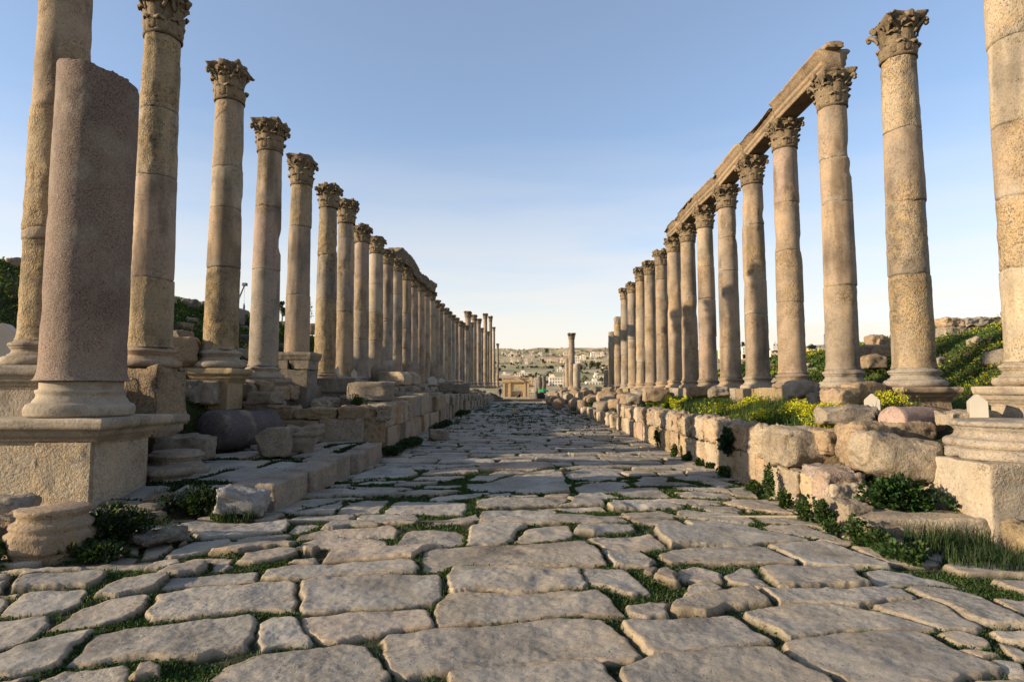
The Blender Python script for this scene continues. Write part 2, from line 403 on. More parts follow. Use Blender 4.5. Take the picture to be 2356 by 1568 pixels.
def axis(parts): return np.unique(np.concatenate([np.arange(a, b, s) for a, b, s in parts]))
gx = axis([(-260, -60, 8), (-60, -24, 1.5), (-24, -8, .5), (-8, -3.3, .12), (-3.3, 3.9, .6), (3.9, 9.4, .12), (9.4, 24, .5), (24, 60, 1.5), (60, 262, 8)])
gy = axis([(-60, 0, 5), (0, 6, .5), (6, 20, .12), (20, 45, .3), (45, 100, .8), (100, 262, 4)])
GX, GY = np.meshgrid(gx, gy); gsh = GX.shape; GX = GX.ravel(); GY = GY.ravel(); GZ = gz(GX, GY)
gm = sstep(-.12, .18, fbm2(GX, GY, .55, 4, 21)); bk = np.clip(sstep(4.7, 5.6, GX) + sstep(-4.8, -5.4, GX), 0, 1)
gcol = np.array((.105, .078, .048))[None] * (1 - gm[:, None] * bk[:, None]) + np.array((.044, .056, .022))[None] * (gm * bk)[:, None]
gravel = sstep(4.9, 5.3, GX) * (1 - sstep(7.3, 8.2, GY)) * (1 - sstep(-.1, .15, fbm2(GX, GY, .9, 3, 4)))
gcol = gcol * (1 - gravel[:, None]) + np.array((.30, .27, .22)) * gravel[:, None]
structure(obj('ground', mesh('ground', np.stack([GX, GY, GZ], 1), grid_faces(*gsh), {'tint': gcol}), M_GROUND))

# ------------------------------------------------------------------ paving slabs of the street
# outlines of the slabs nearest the camera, measured on the photograph and laid out on the ground plane
PA = """862,770 900,735 1180,700 1560,680 1900,645 2080,655 2230,760 2310,870 2290,890 1950,880 1500,920 1190,945 1000,975 920,950
1160,575 1250,505 1330,500 1700,505 2080,498 2150,545 2225,640 1960,630 1600,670 1400,680 1240,690 1200,685
1225,425 1280,375 1400,372 1960,385 2020,470 2000,490 1650,508 1400,498 1270,505 1245,480
1970,395 2000,380 2200,390 2330,455 2356,520 2270,530 2130,490 2030,480
1100,295 1180,270 1500,262 2000,255 2060,290 2120,375 1900,375 1560,375 1380,362 1270,372 1180,395 1110,380
2080,292 2300,290 2400,350 2360,378 2150,375
1208,960 1300,930 1700,905 2040,885 2090,910 2160,980 2250,1090 1230,1090
0,900 150,850 400,815 640,785 780,800 835,830 890,930 910,985 880,1080 0,1080 -90,1000
190,680 250,645 370,628 415,650 450,700 500,770 470,795 330,800 180,825 175,800
425,630 560,615 800,600 1080,585 1140,600 1185,660 1180,690 1000,695 870,735 740,745 600,775 530,775 460,700
410,590 425,450 500,430 800,425 1200,420 1220,520 1150,560 1000,585 700,600 450,610
-452,610 -371,525 -212,485 370,435 405,450 370,600 176,600 -152,635 -402,650
200,430 235,385 400,360 700,340 1040,332 1095,375 1080,405 800,415 500,425 350,432
-356,475 -312,416 -50,392 186,376 190,395 165,440 -60,455 -250,470
540,340 580,280 620,268 1000,262 1230,265 1100,290 1040,330 700,335
65,340 110,305 280,280 400,285 415,300 330,330 150,350
330,350 400,330 510,315 525,340 480,348
370,275 430,235 550,210 720,205 890,230 900,255 750,262 560,265
365,220 420,180 560,155 780,148 930,140 965,165 935,205 830,210 650,205 480,215
930,250 1000,180 1060,165 1290,168 1340,200 1320,250 1240,265 1000,262
1340,250 1360,165 1420,140 1600,140 1670,155 1600,190 1590,230 1560,245 1450,258
1600,240 1640,185 1700,155 1900,148 1940,205 1900,225 1700,245
545,155 550,140 600,125 780,118 870,130 850,140 700,142 610,155
730,115 740,90 800,82 1060,88 1085,110 1040,130 900,130
350,112 400,88 720,85 725,100 700,115 500,118
1110,140 1200,105 1390,78 1410,95 1380,130 1200,135
1400,100 1420,60 1600,52 1830,55 1850,75 1820,92 1600,95
1400,130 1440,105 1900,95 2180,100 2240,130 2050,140 1600,140
1375,45 1390,10 1500,-5 1870,-5 1900,10 1870,30 1700,40 1450,52
1930,190 1950,155 2000,148 2260,150 2280,175 2050,200
2010,220 2090,205 2360,190 2420,225 2450,270 2330,290 2100,290 2050,250
880,75 930,20 1000,10 1330,25 1345,50 1320,80 1000,82
620,75 680,10 880,3 915,10 860,75 700,82
330,75 480,45 640,10 660,20 600,75"""
PB = """360,1470 530,1290 700,1250 1100,1210 1410,1185 1440,1210 1420,1310 1380,1370 1200,1395 1100,1420 700,1440 500,1470
120,985 240,970 560,950 600,965 570,1000 500,1030 300,1040 70,1050
5,1180 100,1100 170,1060 480,1040 500,1055 440,1120 380,1150 260,1170 100,1180
0,1210 150,1190 280,1180 300,1220 270,1260 130,1330 0,1360 -150,1380 -150,1230
540,1080 600,1035 690,1000 920,970 930,985 880,1040 830,1060 640,1085
290,1260 420,1180 480,1130 600,1090 830,1065 860,1080 790,1150 700,1210 560,1240 420,1255
0,1400 250,1300 400,1270 530,1265 480,1320 420,1350 330,1470 250,1500 60,1540 0,1540 -200,1540 -200,1430
0,950 80,955 60,985 0,1010 -100,1010 -100,950
0,1080 50,1100 20,1150 0,1170 -80,1170 -80,1080
180,1568 350,1500 680,1465 730,1490 700,1568 690,1660 150,1660
710,1540 770,1480 850,1455 890,1490 880,1540 720,1560
790,945 860,910 1010,895 1000,920 930,940
830,970 960,930 1140,905 1150,930 1100,955 980,970
905,885 960,835 1080,795 1290,780 1310,800 1200,840 1090,865 960,890
870,750 960,720 1040,725 1030,750 900,765
790,880 820,820 900,790 970,800 960,820 880,870
1090,760 1140,735 1350,705 1600,668 1620,690 1560,740 1300,775 1120,785"""
PC = """800,650 860,615 1100,590 1290,592 1450,610 1860,715 1840,730 1600,740 1400,745 1200,760 1050,780 960,730 830,680
1015,805 1080,780 1250,760 1500,755 1730,740 1850,790 2260,960 2240,985 2060,1010 2000,1080 1400,1080 1330,1000 1150,920 1050,870
110,940 300,900 600,870 830,845 950,855 1100,930 1280,1009 1350,1090 150,1090
110,690 200,680 420,670 700,645 760,655 970,780 960,790 800,820 600,855 420,880 280,875 230,850
890,510 1000,505 1270,500 1640,485 1700,495 1790,560 1600,565 1420,590 1200,590 1010,595 950,555
1690,490 1750,480 1950,500 2100,530 2356,660 2500,740 2300,715 2130,700 1950,620 1830,550
1500,590 1620,575 1830,560 1900,590 2140,715 2100,730 1880,725 1700,660 1560,620
870,390 950,375 1390,385 1530,480 1480,485 1250,490 1060,500 1000,495 940,440
1440,390 1560,380 1680,390 1900,440 2000,480 1780,470 1620,480 1560,475
935,260 1020,250 1260,240 1420,290 1620,360 1620,380 1450,375 1130,360 1060,320
330,300 420,275 600,260 870,250 920,265 1060,330 1090,355 1000,360 850,365 650,360 520,355 400,365 345,340
1380,260 1500,260 1700,300 1890,355 1800,365 1630,350
300,150 500,148 640,150 870,165 1000,180 1190,225 1180,235 950,245 720,260 420,265 390,270 350,230
910,145 960,135 1150,145 1370,220 1220,215 1080,195 940,165
470,120 560,112 800,125 900,165 850,170 650,160 510,150
170,115 300,108 430,110 490,145 300,150 200,145
420,75 480,65 770,80 860,110 870,130 760,130 560,110 440,100
840,85 900,80 1200,120 1340,175 1150,140 900,125
100,80 330,70 415,85 420,105 300,105 160,110
30,45 200,25 390,25 470,45 460,60 300,65 60,68
490,45 550,35 740,38 800,60 780,78 600,70
680,20 780,12 1000,50 1100,90 900,65 720,35
690,420 780,375 830,385 980,490 900,500 720,460
450,530 480,480 560,460 640,465 690,510 640,530 500,540
430,440 440,390 520,375 600,385 680,410 690,460 560,460 480,455
320,450 340,410 400,400 440,430 445,475 400,480
250,400 310,385 340,400 310,430 260,420
410,590 600,545 850,505 880,520 960,590 850,600 700,610 600,650 450,640 400,630
140,580 280,575 400,595 390,640 250,665 160,640
1840,750 1960,735 2120,770 2150,800 2100,835 1950,800
2150,735 2356,735 2500,780 2500,830 2300,800 2200,770
2140,900 2250,890 2356,920 2400,1000 2280,980
1960,840 2100,850 2240,880 2130,900 2050,880
2180,780 2356,830 2500,900 2300,880 2240,840"""
PD = """650,860 680,825 950,815 1070,890 960,895 740,895
760,785 820,770 1150,772 1320,805 1000,805 800,815
1060,745 1250,730 1500,760 1400,770 1150,770
360,830 380,815 600,785 740,785 760,810 650,850 500,855 400,855
340,890 400,855 560,855 720,900 700,905 450,905
270,740 300,720 650,705 740,745 550,775 330,770
690,715 760,700 940,705 950,725 800,745
760,760 850,742 1000,742 1060,760 1040,770 850,775
1060,820 1150,810 1440,830 1500,860 1250,850
1080,860 1250,850 1480,870 1540,895 1350,895 1120,890
1240,775 1400,770 1560,800 1400,815
1450,830 1600,820 1650,850 1680,890 1520,880
0,760 20,720 240,720 330,820 320,860 200,870 0,875 -80,870 -80,770"""
PE = """735,180 800,140 1000,118 1100,118 1140,150 1080,165 850,175
1160,150 1200,115 1400,105 1500,108 1495,135 1400,145 1200,155
1100,185 1150,165 1400,150 1450,170 1300,185
765,205 850,185 1050,180 1090,190 1000,205
1145,230 1170,210 1400,205 1420,220 1300,232
1040,265 1060,245 1380,238 1420,250 1300,262 1200,275
1490,120 1500,90 1650,82 1900,82 1950,105 1800,120 1600,122
1430,185 1480,155 1680,150 1560,195
1540,195 1560,145 1600,130 1940,120 1955,140 1700,150
1540,205 1700,165 1980,140 2010,185 1800,195
1420,240 1430,205 1600,200 2000,190 2040,215 2030,255 1800,260 1600,255
1200,305 1350,270 1480,255 1570,258 1480,290 1300,310
930,90 1010,95 1110,110 830,135 780,125
1990,140 2120,115 2356,112 2356,135 2100,145
2000,160 2130,140 2330,150 2300,185 2060,180
1960,115 2120,90 2356,85 2450,95 2250,108"""
CROPS = {'A': (900, 2000, 1700 / 2356), 'B': (0, 1600, 1100 / 1532), 'C': (2400, 2000, 1696 / 2356), 'D': (2100, 1500, 1300 / 2356), 'E': (900, 1800, 1600 / 2356)}
SRC = 1.7385
def traced():
    out = []
    for key, txt in (('A', PA), ('B', PB), ('C', PC), ('D', PD), ('E', PE)):
        ox, oy, s = CROPS[key]
        for ln in txt.split('\n'):
            P = []
            for t in ln.split():
                x, y = map(float, t.split(','))
                P.append(gnd((ox + x * s) / SRC, (oy + y * s) / SRC, .03))
            out.append(np.array(P))
    return out
def courses(x0f, x1f, y0, y1, dmin, dmax, wmin, wmax, gap, seed, skew=.06):
    """rows of slabs laid across the street, joints staggered"""
    rg = random.Random(seed); out = []; y = y0; prev = [0.0, 0.0, 0.0]
    def wob(c, x): return c[0] + c[1] * x + c[2] * math.sin(x * .8 + c[0] * 9)
    while y < y1:
        d = rg.uniform(dmin, dmax) * (1 + .012 * max(0, y - 12)); cur = [y + d, rg.uniform(-skew, skew) * .35, rg.uniform(-.05, .05)]
        if y == y0: prev = [y0, 0, 0]
        x0, x1 = x0f(y), x1f(y); x = x0 - rg.uniform(0, .6)
        while x < x1:
            w = rg.uniform(wmin, wmax); xb = min(x + w, x1 + .05)
            if x1 - xb < .35: xb = x1
            xa = max(x, x0)
            if xb - xa > .18:
                g = gap * rg.uniform(.5, 1.3) / 2; j = lambda: rg.uniform(-.03, .03); sk = rg.uniform(-.07, .07)
                c = min(.10, d * .16)
                lo = lambda t: wob(prev, t) + g + j() * .5; hi = lambda t: wob(cur, t) - g + j() * .5
                q = [(xa + g + j(), lo(xa) + c * rg.random()), (xa + g + c * 1.3 * rg.random() + .05, lo(xa)), ((xa + xb) / 2, lo((xa + xb) / 2)),
                     (xb - g - c * rg.random() - .05, lo(xb)), (xb - g + j() * .5, lo(xb) + c * rg.random()), (xb - g + sk, hi(xb) - c * rg.random()),
                     (xb - g + sk - .06 - c * rg.random(), hi(xb)), ((xa + xb) / 2, hi((xa + xb) / 2)), (xa + g + sk + .06, hi(xa)), (xa + g + sk + j() * .5, hi(xa) - c * rg.random())]
                out.append(np.array(q))
            x += w
        prev = cur; y += d
    return out
def poly_sd(P, X, Y):
    """distance inside a polygon: positive inside, negative outside"""
    ins = np.zeros(len(X), bool); dm = np.full(len(X), 1e9)
    for (xa, ya), (xb, yb) in zip(P, np.roll(P, -1, 0)):
        c = (ya > Y) != (yb > Y)
        if yb != ya: ins ^= c & (X < (xb - xa) * (Y - ya) / (yb - ya) + xa)
        dx, dy = xb - xa, yb - ya; t = np.clip(((X - xa) * dx + (Y - ya) * dy) / max(dx * dx + dy * dy, 1e-9), 0, 1)
        dm = np.minimum(dm, (X - xa - t * dx) ** 2 + (Y - ya - t * dy) ** 2)
    d = np.sqrt(dm); return np.where(ins, d, -d)
def paved(name, X, Y, shape, polys_first, polys_fill, zfun, keep, mat, seed, rround=.045, joint=.052, hvar=.016, stilt=.016):
    rg = np.random.RandomState(seed); ys = Y.reshape(shape)[:, 0]; nc = shape[1]
    wx = fbm2(X, Y, 3.2, 3, seed) * .055 + fbm2(X, Y, 11, 2, seed + 1) * .014; wy = fbm2(X + 31, Y, 3.2, 3, seed + 2) * .045 + fbm2(X + 31, Y, 11, 2, seed + 3) * .012
    Xw, Yw = X + wx, Y + wy
    D = np.full(len(X), -1.0); OUT = np.full(len(X), 9.0); ID = np.full(len(X), -1)
    par = []
    for first, polys in ((True, polys_first), (False, polys_fill)):
        for P in polys:
            m = .16 if first else .02
            r0, r1 = np.searchsorted(ys, P[:, 1].min() - m - .06), np.searchsorted(ys, P[:, 1].max() + m + .06)
            if r1 <= r0: continue
            s = slice(r0 * nc, r1 * nc); i = np.nonzero((Xw[s] > P[:, 0].min() - m) & (Xw[s] < P[:, 0].max() + m))[0]
            if not len(i): continue
            i = i + r0 * nc; d = poly_sd(P, Xw[i], Yw[i])
            if not first:
                lim = OUT[i] - .05; inside = d > 0
                if inside.sum() == 0: continue
                blocked = (lim < 0) | (ID[i] >= 0) & (D[i] > 0) & (OUT[i] < .3)
                if (blocked & inside).sum() > .62 * inside.sum(): continue
                d = np.minimum(d, lim)
            else: OUT[i] = np.minimum(OUT[i], -d)
            d = d + (.012 if first else .008); w = d > D[i]; i = i[w]; D[i] = d[w]; ID[i] = len(par)
            c = P.mean(0); par.append((c[0], c[1], rg.normal(0, hvar), rg.normal(0, stilt), rg.normal(0, stilt), rg.uniform(0, 1), rg.uniform(0, 1), rg.uniform(.75, 1.35)))
    par = np.array(par); p = par[np.maximum(ID, 0)]
    near = np.clip(14 / np.maximum(Y, 5), .35, 1)
    t = np.clip(D / (rround * p[:, 7]), 0, 1); prof = np.where(t < .55, t / .55 * .86, .86 + .14 * np.sqrt(np.maximum(1 - ((1 - t) / .45) ** 2, 0)))
    top = p[:, 2] + p[:, 3] * (X - p[:, 0]) + p[:, 4] * (Y - p[:, 1]) + fbm2(X, Y, 1.7, 3, seed + 6) * .030 + fbm2(X, Y, 6, 3, seed + 7) * .011 + fbm2(X, Y, 17, 2, seed + 19) * .0045
    hollow = -.03 * sstep(.28, .6, fbm2(X, Y, 1.1, 3, seed + 12))
    bot = -joint + fbm2(X, Y, 5, 2, seed + 8) * .02
    inside = (D > 0) & (ID >= 0)
    Z = zfun(X, Y) + np.where(inside, bot + (top + hollow - bot) * prof, bot)
    a, b_ = p[:, 5:6], p[:, 6:7]
    col = np.array((.335, .300, .240)) * (1 - a) + np.array((.365, .345, .295)) * a
    col = col * (.86 + .26 * b_) * np.where(p[:, 6:7] > .86, np.array((1.05, .98, .93)), 1.0)
    pt_ = sstep(.0, .4, fbm2(X, Y, 1.4, 4, seed + 17))[:, None]; col = col * (1 - pt_ * .35) + col * np.array((.84, .74, .60)) * pt_ * .35
    edge = np.where(inside, sstep(.0, .10, D), 0)[:, None]
    col = col * (edge * 1.0 + (1 - edge) * np.array((1.02, .90, .74)))
    soil = np.where(inside, 1 - sstep(.0, .03, D), 1.0)[:, None]
    col = col * (1 - soil) + np.array((.034, .038, .016)) * soil
    V = np.stack([X, Y, Z], 1); F = grid_faces(*shape); k = keep(X, Y)
    F = F[k[F].all(1)]; used = np.zeros(len(V), bool); used[F.ravel()] = True
    mp = np.cumsum(used) - 1
    me = mesh(name, V[used], mp[F], {'tint': col[used], 'pit': np.where(inside, .06 + .22 * sstep(.0, .35, fbm2(X, Y, .8, 3, seed + 15)), .1)[used]})
    o = structure(obj(name, me, mat))
    return o, X, Y, Z, D, inside, k & used
NS = 1080
s_ = np.linspace(-1.02, 1.0, NS)
ys = [2.6]
while ys[-1] < 96: ys.append(ys[-1] + max(.010, .0033 * ys[-1]) * (1 if ys[-1] < 14 else 1.5))
ys = np.array(ys); RS = (len(ys), NS)
RX = (ys[:, None] * s_[None, :]).ravel(); RY = np.repeat(ys, NS)
# beyond the front square only the street itself is kept, so squeeze the columns of the grid into it
lim_l = np.where(ys < 8.0, 99, np.where(ys < 17, 4.3, 4.75)); lim_r = np.where(ys < 8.3, 99, 4.3)
RX = (np.clip(ys * 1.02, 0, lim_l)[:, None] * np.minimum(s_ / 1.02, 0)[None, :] + np.clip(ys * 1.0, 0, lim_r)[:, None] * np.maximum(s_, 0)[None, :]).ravel()
def road_z(X, Y): return .05 - .0035 * np.minimum(X ** 2, 30) * .35 + fbm2(X, Y, .28, 2, 77) * .035 - sstep(70, 100, Y) * .35
def road_keep(X, Y):
    return ((Y < 8.0) & (X < 4.2 + sstep(8.0, 4.0, Y) * 2.4 + .25 * fbm2(X, Y, .9, 2, 5)) & (X > -9)) | ((Y >= 7.95) & (X > np.where(Y < 17, -4.25, -4.7)) & (X < 4.25))
fill = courses(lambda y: -8.5 if y < 8 else (-4.1 if y < 17 else -4.6), lambda y: 6.5 if y < 8 else 4.15, 2.5, 96, .40, .66, .7, 1.9, .07, 5)
road, RX, RY, RZ, RD, RIN, RK = paved('road', RX, RY, RS, traced(), fill, road_z, road_keep, M_PAVE, 31)
# joint points, for the weeds that grow in them
jm = RK & (~RIN | (RD < .012)); JX, JY, JZ = RX[jm], RY[jm], RZ[jm]

# raised pavement on the left
px_ = np.linspace(-7.3, -4.02, 190); py_ = np.arange(8.45, 15.75, .03); PX, PY = np.meshgrid(px_, py_); psh = PX.shape
pf = courses(lambda y: -7.3, lambda y: -4.02, 8.4, 15.8, .45, .8, .7, 1.5, .09, 9, .5)
def pz(X, Y): return .355 - .16 * (1 - sstep(8.4, 9.4, Y)) + .03 * np.sin(Y)
pav, PX, PY, PZ, PD_, PIN, PK = paved('pavement', PX.ravel(), PY.ravel(), psh, [], pf, pz, lambda X, Y: X > -9, M_PAVE, 47, .07, .07, .02, .025)
jm2 = ~PIN | (PD_ < .012); JX2, JY2, JZ2 = PX[jm2], PY[jm2], PZ[jm2]
# kerb of long blocks along it
kb = MB()
for k, (ya, yb, h, w, xo) in enumerate([(8.55, 9.85, .40, .62, 0), (9.9, 11.2, .41, .5, .02), (11.25, 12.35, .43, .6, -.02), (12.75, 13.55, .38, .45, .05), (13.65, 15.1, .40, .42, .0)]):
    V, F = rock((w, yb - ya - .03, h + .15), 300 + k, 14, .05, .016)
    kb.add(xform(V, (-3.72 + xo - (w - .6) / 2, (ya + yb) / 2, -.13), (0, rnd.uniform(-.03, .03), rnd.uniform(-.03, .03))), F, (.33, .285, .225), .35)
structure(obj('kerb', kb, M_STONE))

# ------------------------------------------------------------------ far valley and hills
hY = [240, 300, 360, 430, 520, 620, 760, 900, 1050, 1200, 1500, 2600]
hP = [928, 912, 893, 876, 860, 846, 834, 826, 818, 811, 808, 835]      # where that distance shows in the photograph
hZ = [EYE + (893 - p) / FPX * y for p, y in zip(hP, hY)]
def hz(X, Y):
    z = np.interp(Y, hY, hZ)
    a = sstep(260, 700, Y); u = X / Y
    z = z + a * (fbm2(X, Y, .004, 4, 41) * 14 + fbm2(X, Y, .02, 3, 43) * 3)
    z = z + Y * .010 * sstep(.30, .55, u) * a
    z = z + 10 * np.exp(-((u - .12) / .05) ** 2) * sstep(1250, 1600, Y) * (1 - sstep(1700, 2300, Y))
    return z
def hzs(x, y): return float(hz(np.array([x]), np.array([y]))[0])
hy = np.concatenate([np.arange(240, 620, 6), np.arange(620, 1300, 12), np.arange(1300, 2600, 45)]); hs = np.linspace(-1.3, 1.3, 420)
HX = (hy[:, None] * hs[None, :]); HYY = np.repeat(hy[:, None], len(hs), 1); hsh = HX.shape; HX = HX.ravel(); HYY = HYY.ravel(); HZ = hz(HX, HYY)
f1 = sstep(-.15, .2, fbm2(HX, HYY, .012, 4, 51))[:, None]; f2 = sstep(.1, .35, fbm2(HX, HYY, .03, 4, 53))[:, None]; f3 = sstep(.12, .2, fbm2(HX, HYY * .35, .02, 3, 55))[:, None]
hc = np.array((.36, .28, .15)) * (1 - f1) + np.array((.26, .22, .105)) * f1
hc = hc * (1 - f2 * .7) + np.array((.085, .09, .042)) * f2 * .7
hc = hc * (1 - f3 * .6) + np.array((.44, .30, .18)) * f3 * .6
hc = hc * (1 - sstep(1350, 1700, HYY)[:, None] * .5) + np.array((.09, .10, .085)) * sstep(1350, 1700, HYY)[:, None] * .5
structure(obj('hills', mesh('hills', np.stack([HX, HYY, HZ], 1), grid_faces(*hsh), {'tint': hc}), tint_mat('hillside_soil_and_scrub', 1, .05, .35)))
# ------------------------------------------------------------------ columns
TINTS = {'s': (SAND, .12), 'p': (PINK, .12), 'g': (GREY, .1), 'o': (OCH, 1.0), 'w': (PALE, .8), 'b': (BRN, .15), 'y': (PALE, .3), 'd': (DGREY, .3)}
def shaft(H, rb, rt, drums, seed, near=1.0, broken=None, lean=0.0):
    """drums: list of (top of drum as a fraction of H, kind) from below up"""
    rg = random.Random(seed); nseg = 72 if near > .7 else (40 if near > .3 else 24)
    st = .035 if near > .7 else (.09 if near > .3 else .25)
    js = [d[0] * H for d in drums[:-1]]
    zs = list(np.arange(0, H, st)) + [H]
    for j in js:
        zs = [z for z in zs if abs(z - j) > .045]
        zs += [j - .04, j - .018, j - .006, j + .006, j + .018, j + .04]
    zs = np.array(sorted(zs)); n = len(zs); a = np.arange(nseg) * 2 * PI / nseg
    Zg = np.repeat(zs, nseg); A = np.tile(a, n); u = Zg / H
    r = rt + (rb - rt) * (1 - u) ** 1.0 + .012 * np.sin(PI * u) * rb / .43
    r = r * (1 + .09 * np.exp(-Zg / .05)) if near > .3 else r
    di = np.zeros(len(Zg), int)
    for k, j in enumerate(js): di += (Zg > j)
    dxy = [(rg.gauss(0, .006), rg.gauss(0, .006), rg.gauss(0, .004)) for _ in drums]
    dx = np.array([d[0] for d in dxy])[di]; dy = np.array([d[1] for d in dxy])[di]; r = r + np.array([d[2] for d in dxy])[di]
    P = np.stack([np.cos(A) * rb, np.sin(A) * rb, Zg], 1) + seed * 7.7
    pitk = np.array([TINTS[k][1] for _, k in drums])[di]; pitk = pitk * (.30 + .70 * sstep(-.35, .15, fbm(P, 1.3, 3, seed + 41))) + .7 * sstep(.15, .35, fbm(P, 1.1, 3, seed + 43))
    r = r + fbm(P, 1.1, 2, seed) * .007 + fbm(P, 5, 3, seed + 1) * (.004 + .014 * pitk)
    for j in js:
        w = np.exp(-((Zg - j) / .012) ** 2); r = r - (.014 + .012 * np.maximum(fbm(P, 2.5, 2, seed + 3), 0) * 3) * w
        c = np.exp(-np.abs(Zg - j) / .06); r = r - .10 * c * np.maximum(fbm(P * np.array([1, 1, .3]), 2.3, 3, seed + int(j * 50)) - .22, 0)
    r = r - .16 * np.maximum(fbm(P, .9, 3, seed + 21) - .38, 0)
    Zw = Zg.copy()
    for j in js: Zw += np.exp(-((Zg - j) / .1) ** 2) * fbm(np.stack([np.cos(A), np.sin(A), 0 * A + j], 1), 1.6, 3, seed + 8) * .05
    if broken is not None:
        k = sstep(H - .5, H, Zg); Zw += k * (broken[0] * np.cos(A - broken[1]) + broken[2] * fbm(np.stack([np.cos(A), np.sin(A), A * 0], 1), 2.6, 4, seed + 11))
    V = np.stack([np.cos(A) * r + dx, np.sin(A) * r + dy, Zw], 1)
    tv = [TINTS[k][0] * np.array((rg.uniform(.93, 1.07),) * 3) * np.array((1, rg.uniform(.98, 1.02), rg.uniform(.95, 1.04))) * .62 + TINTS[drums[0][1]][0] * .19 + SAND * .19 for _, k in drums]
    tint = np.array(tv)[di]
    grime = sstep(-.05, .5, fbm(P * np.array([1, 1, .35]), 1.2, 4, seed + 31))[:, None]
    tint = tint * (1 - grime * .45) + DGREY * grime * .45
    st2 = sstep(.0, .45, fbm(P * np.array([1.6, 1.6, .3]), 2.0, 4, seed + 33))[:, None]; tint = tint * (1 - .42 * st2)
    for j in js:        # the joint itself is a dark crack, open in places
        ln = np.exp(-((Zg - j) / .011) ** 2) * np.clip(.55 + 1.6 * fbm(P, 2.2, 2, seed + 35), 0, 1); tint = tint * (1 - .72 * ln[:, None])
        mortar = np.exp(-((Zg - j - .04) / .085) ** 2) * sstep(.0, .22, fbm(P, 2.6, 3, seed + 36 + int(j * 10))); tint = tint * (1 - .75 * mortar[:, None]) + GREY * 1.08 * .75 * mortar[:, None]
    F = [grid_faces(n, nseg, True)]
    top = np.array([[dx[-1], dy[-1], (Zw[-nseg:]).mean() - (.03 if broken is not None else 0)]]); V = np.concatenate([V, top]); k = np.arange(nseg)
    F.append(np.stack([(n - 1) * nseg + k, (n - 1) * nseg + (k + 1) % nseg, np.full(nseg, len(V) - 1)], 1))
    return mesh('shaft', V, F, {'tint': np.concatenate([tint, tint[-1:]]), 'pit': np.concatenate([pitk, pitk[-1:]])})

def attic(rb, h, seg=56, seed=0, wear=.012):
    """torus, scotia and torus under a shaft of radius rb; h tall"""
    s = h / .40
    pr = [(rb * 1.30, 0)] + arcp(rb * 1.30, .075 * s, .075 * s, -90, 90, 8) + [(rb * 1.24, .155 * s), (rb * 1.24, .175 * s)] \
        + [(rb * 1.13, .20 * s), (rb * 1.09, .235 * s), (rb * 1.14, .265 * s), (rb * 1.18, .275 * s), (rb * 1.18, .29 * s)] \
        + arcp(rb * 1.15, .325 * s, .035 * s, -90, 90, 6) + [(rb * 1.10, .37 * s), (rb * 1.06, .40 * s)]
    V, F = lathe(densify(pr, .03), seg); return erode(V, wear * .6, 7, seed, .05), F

def leaf(th, r0, r1, z0, h, w, seed, curl=.12, nu=9, nv=13):
    rg = random.Random(seed); h *= rg.uniform(.9, 1.06); r1 *= rg.uniform(.95, 1.04)
    v = np.linspace(0, 1, nv)[:, None]; u = np.linspace(-1, 1, nu)[None, :]
    k = np.clip((v - .45) / .55, 0, 1)
    r = r0 + (r1 - r0) * k ** 1.8 + .025 * np.sin(PI * v) + .018 * (1 - np.abs(u)) - .012 * np.cos(u * PI * 3.5) * (1 - k)
    z = z0 + h * v - curl * np.clip((v - .72) / .28, 0, 1) ** 2
    ww = w * (.82 + .35 * np.sin(PI * np.minimum(v * 1.15, 1))) * (1 - .55 * np.clip((v - .7) / .3, 0, 1) ** 1.5) * (1 + .17 * np.sin(v * 2 * PI * 4.0))
    t = th + u * ww / r0
    r = r - .03 * u ** 2 * (1 - .6 * k); z = z - .035 * np.abs(u) ** 1.5 * (v > .2) + 0 * r
    fr = np.stack([np.cos(t) * r, np.sin(t) * r, z + 0 * t], -1).reshape(-1, 3)
    rb_ = r - .035; bk = np.stack([np.cos(t) * rb_, np.sin(t) * rb_, z - .025 + 0 * t], -1).reshape(-1, 3)
    n = nu * nv; f = grid_faces(nv, nu); F = [f, f[:, ::-1] + n]
    bd = list(range(nu)) + [i * nu + nu - 1 for i in range(1, nv)] + [(nv - 1) * nu + j for j in range(nu - 2, -1, -1)] + [i * nu for i in range(nv - 2, 0, -1)]
    bd = np.array(bd); b2 = np.roll(bd, -1); F.append(np.stack([b2, bd, bd + n, b2 + n], 1))
    return np.concatenate([fr, bk]), np.concatenate(F)
def tube(path, rad, seg=7):
    P = np.array(path, float); T = np.gradient(P, axis=0); T /= np.maximum(np.linalg.norm(T, axis=1, keepdims=True), 1e-9)
    up = np.array([0.0, 0, 1]); V = []; rad = np.broadcast_to(np.asarray(rad, float), (len(P),))
    for p, t, r in zip(P, T, rad):
        x = np.cross(t, up); 
        if np.linalg.norm(x) < .15: x = np.cross(t, [1.0, 0, 0])
        x /= np.linalg.norm(x); y = np.cross(x, t)
        V += [p + r * (math.cos(2 * PI * k / seg) * x + math.sin(2 * PI * k / seg) * y) for k in range(seg)]
    V = np.array(V); n = len(P); F = [grid_faces(n, seg, True)[:, ::-1]]
    m = len(V); V = np.concatenate([V, P[:1], P[-1:]]); k = np.arange(seg); k2 = (k + 1) % seg
    F.append(np.stack([k, k2, np.full(seg, m)], 1)); F.append(np.stack([(n - 1) * seg + k2, (n - 1) * seg + k, np.full(seg, m + 1)], 1))
    return V, F
CAPT = np.array((.235, .185, .12))
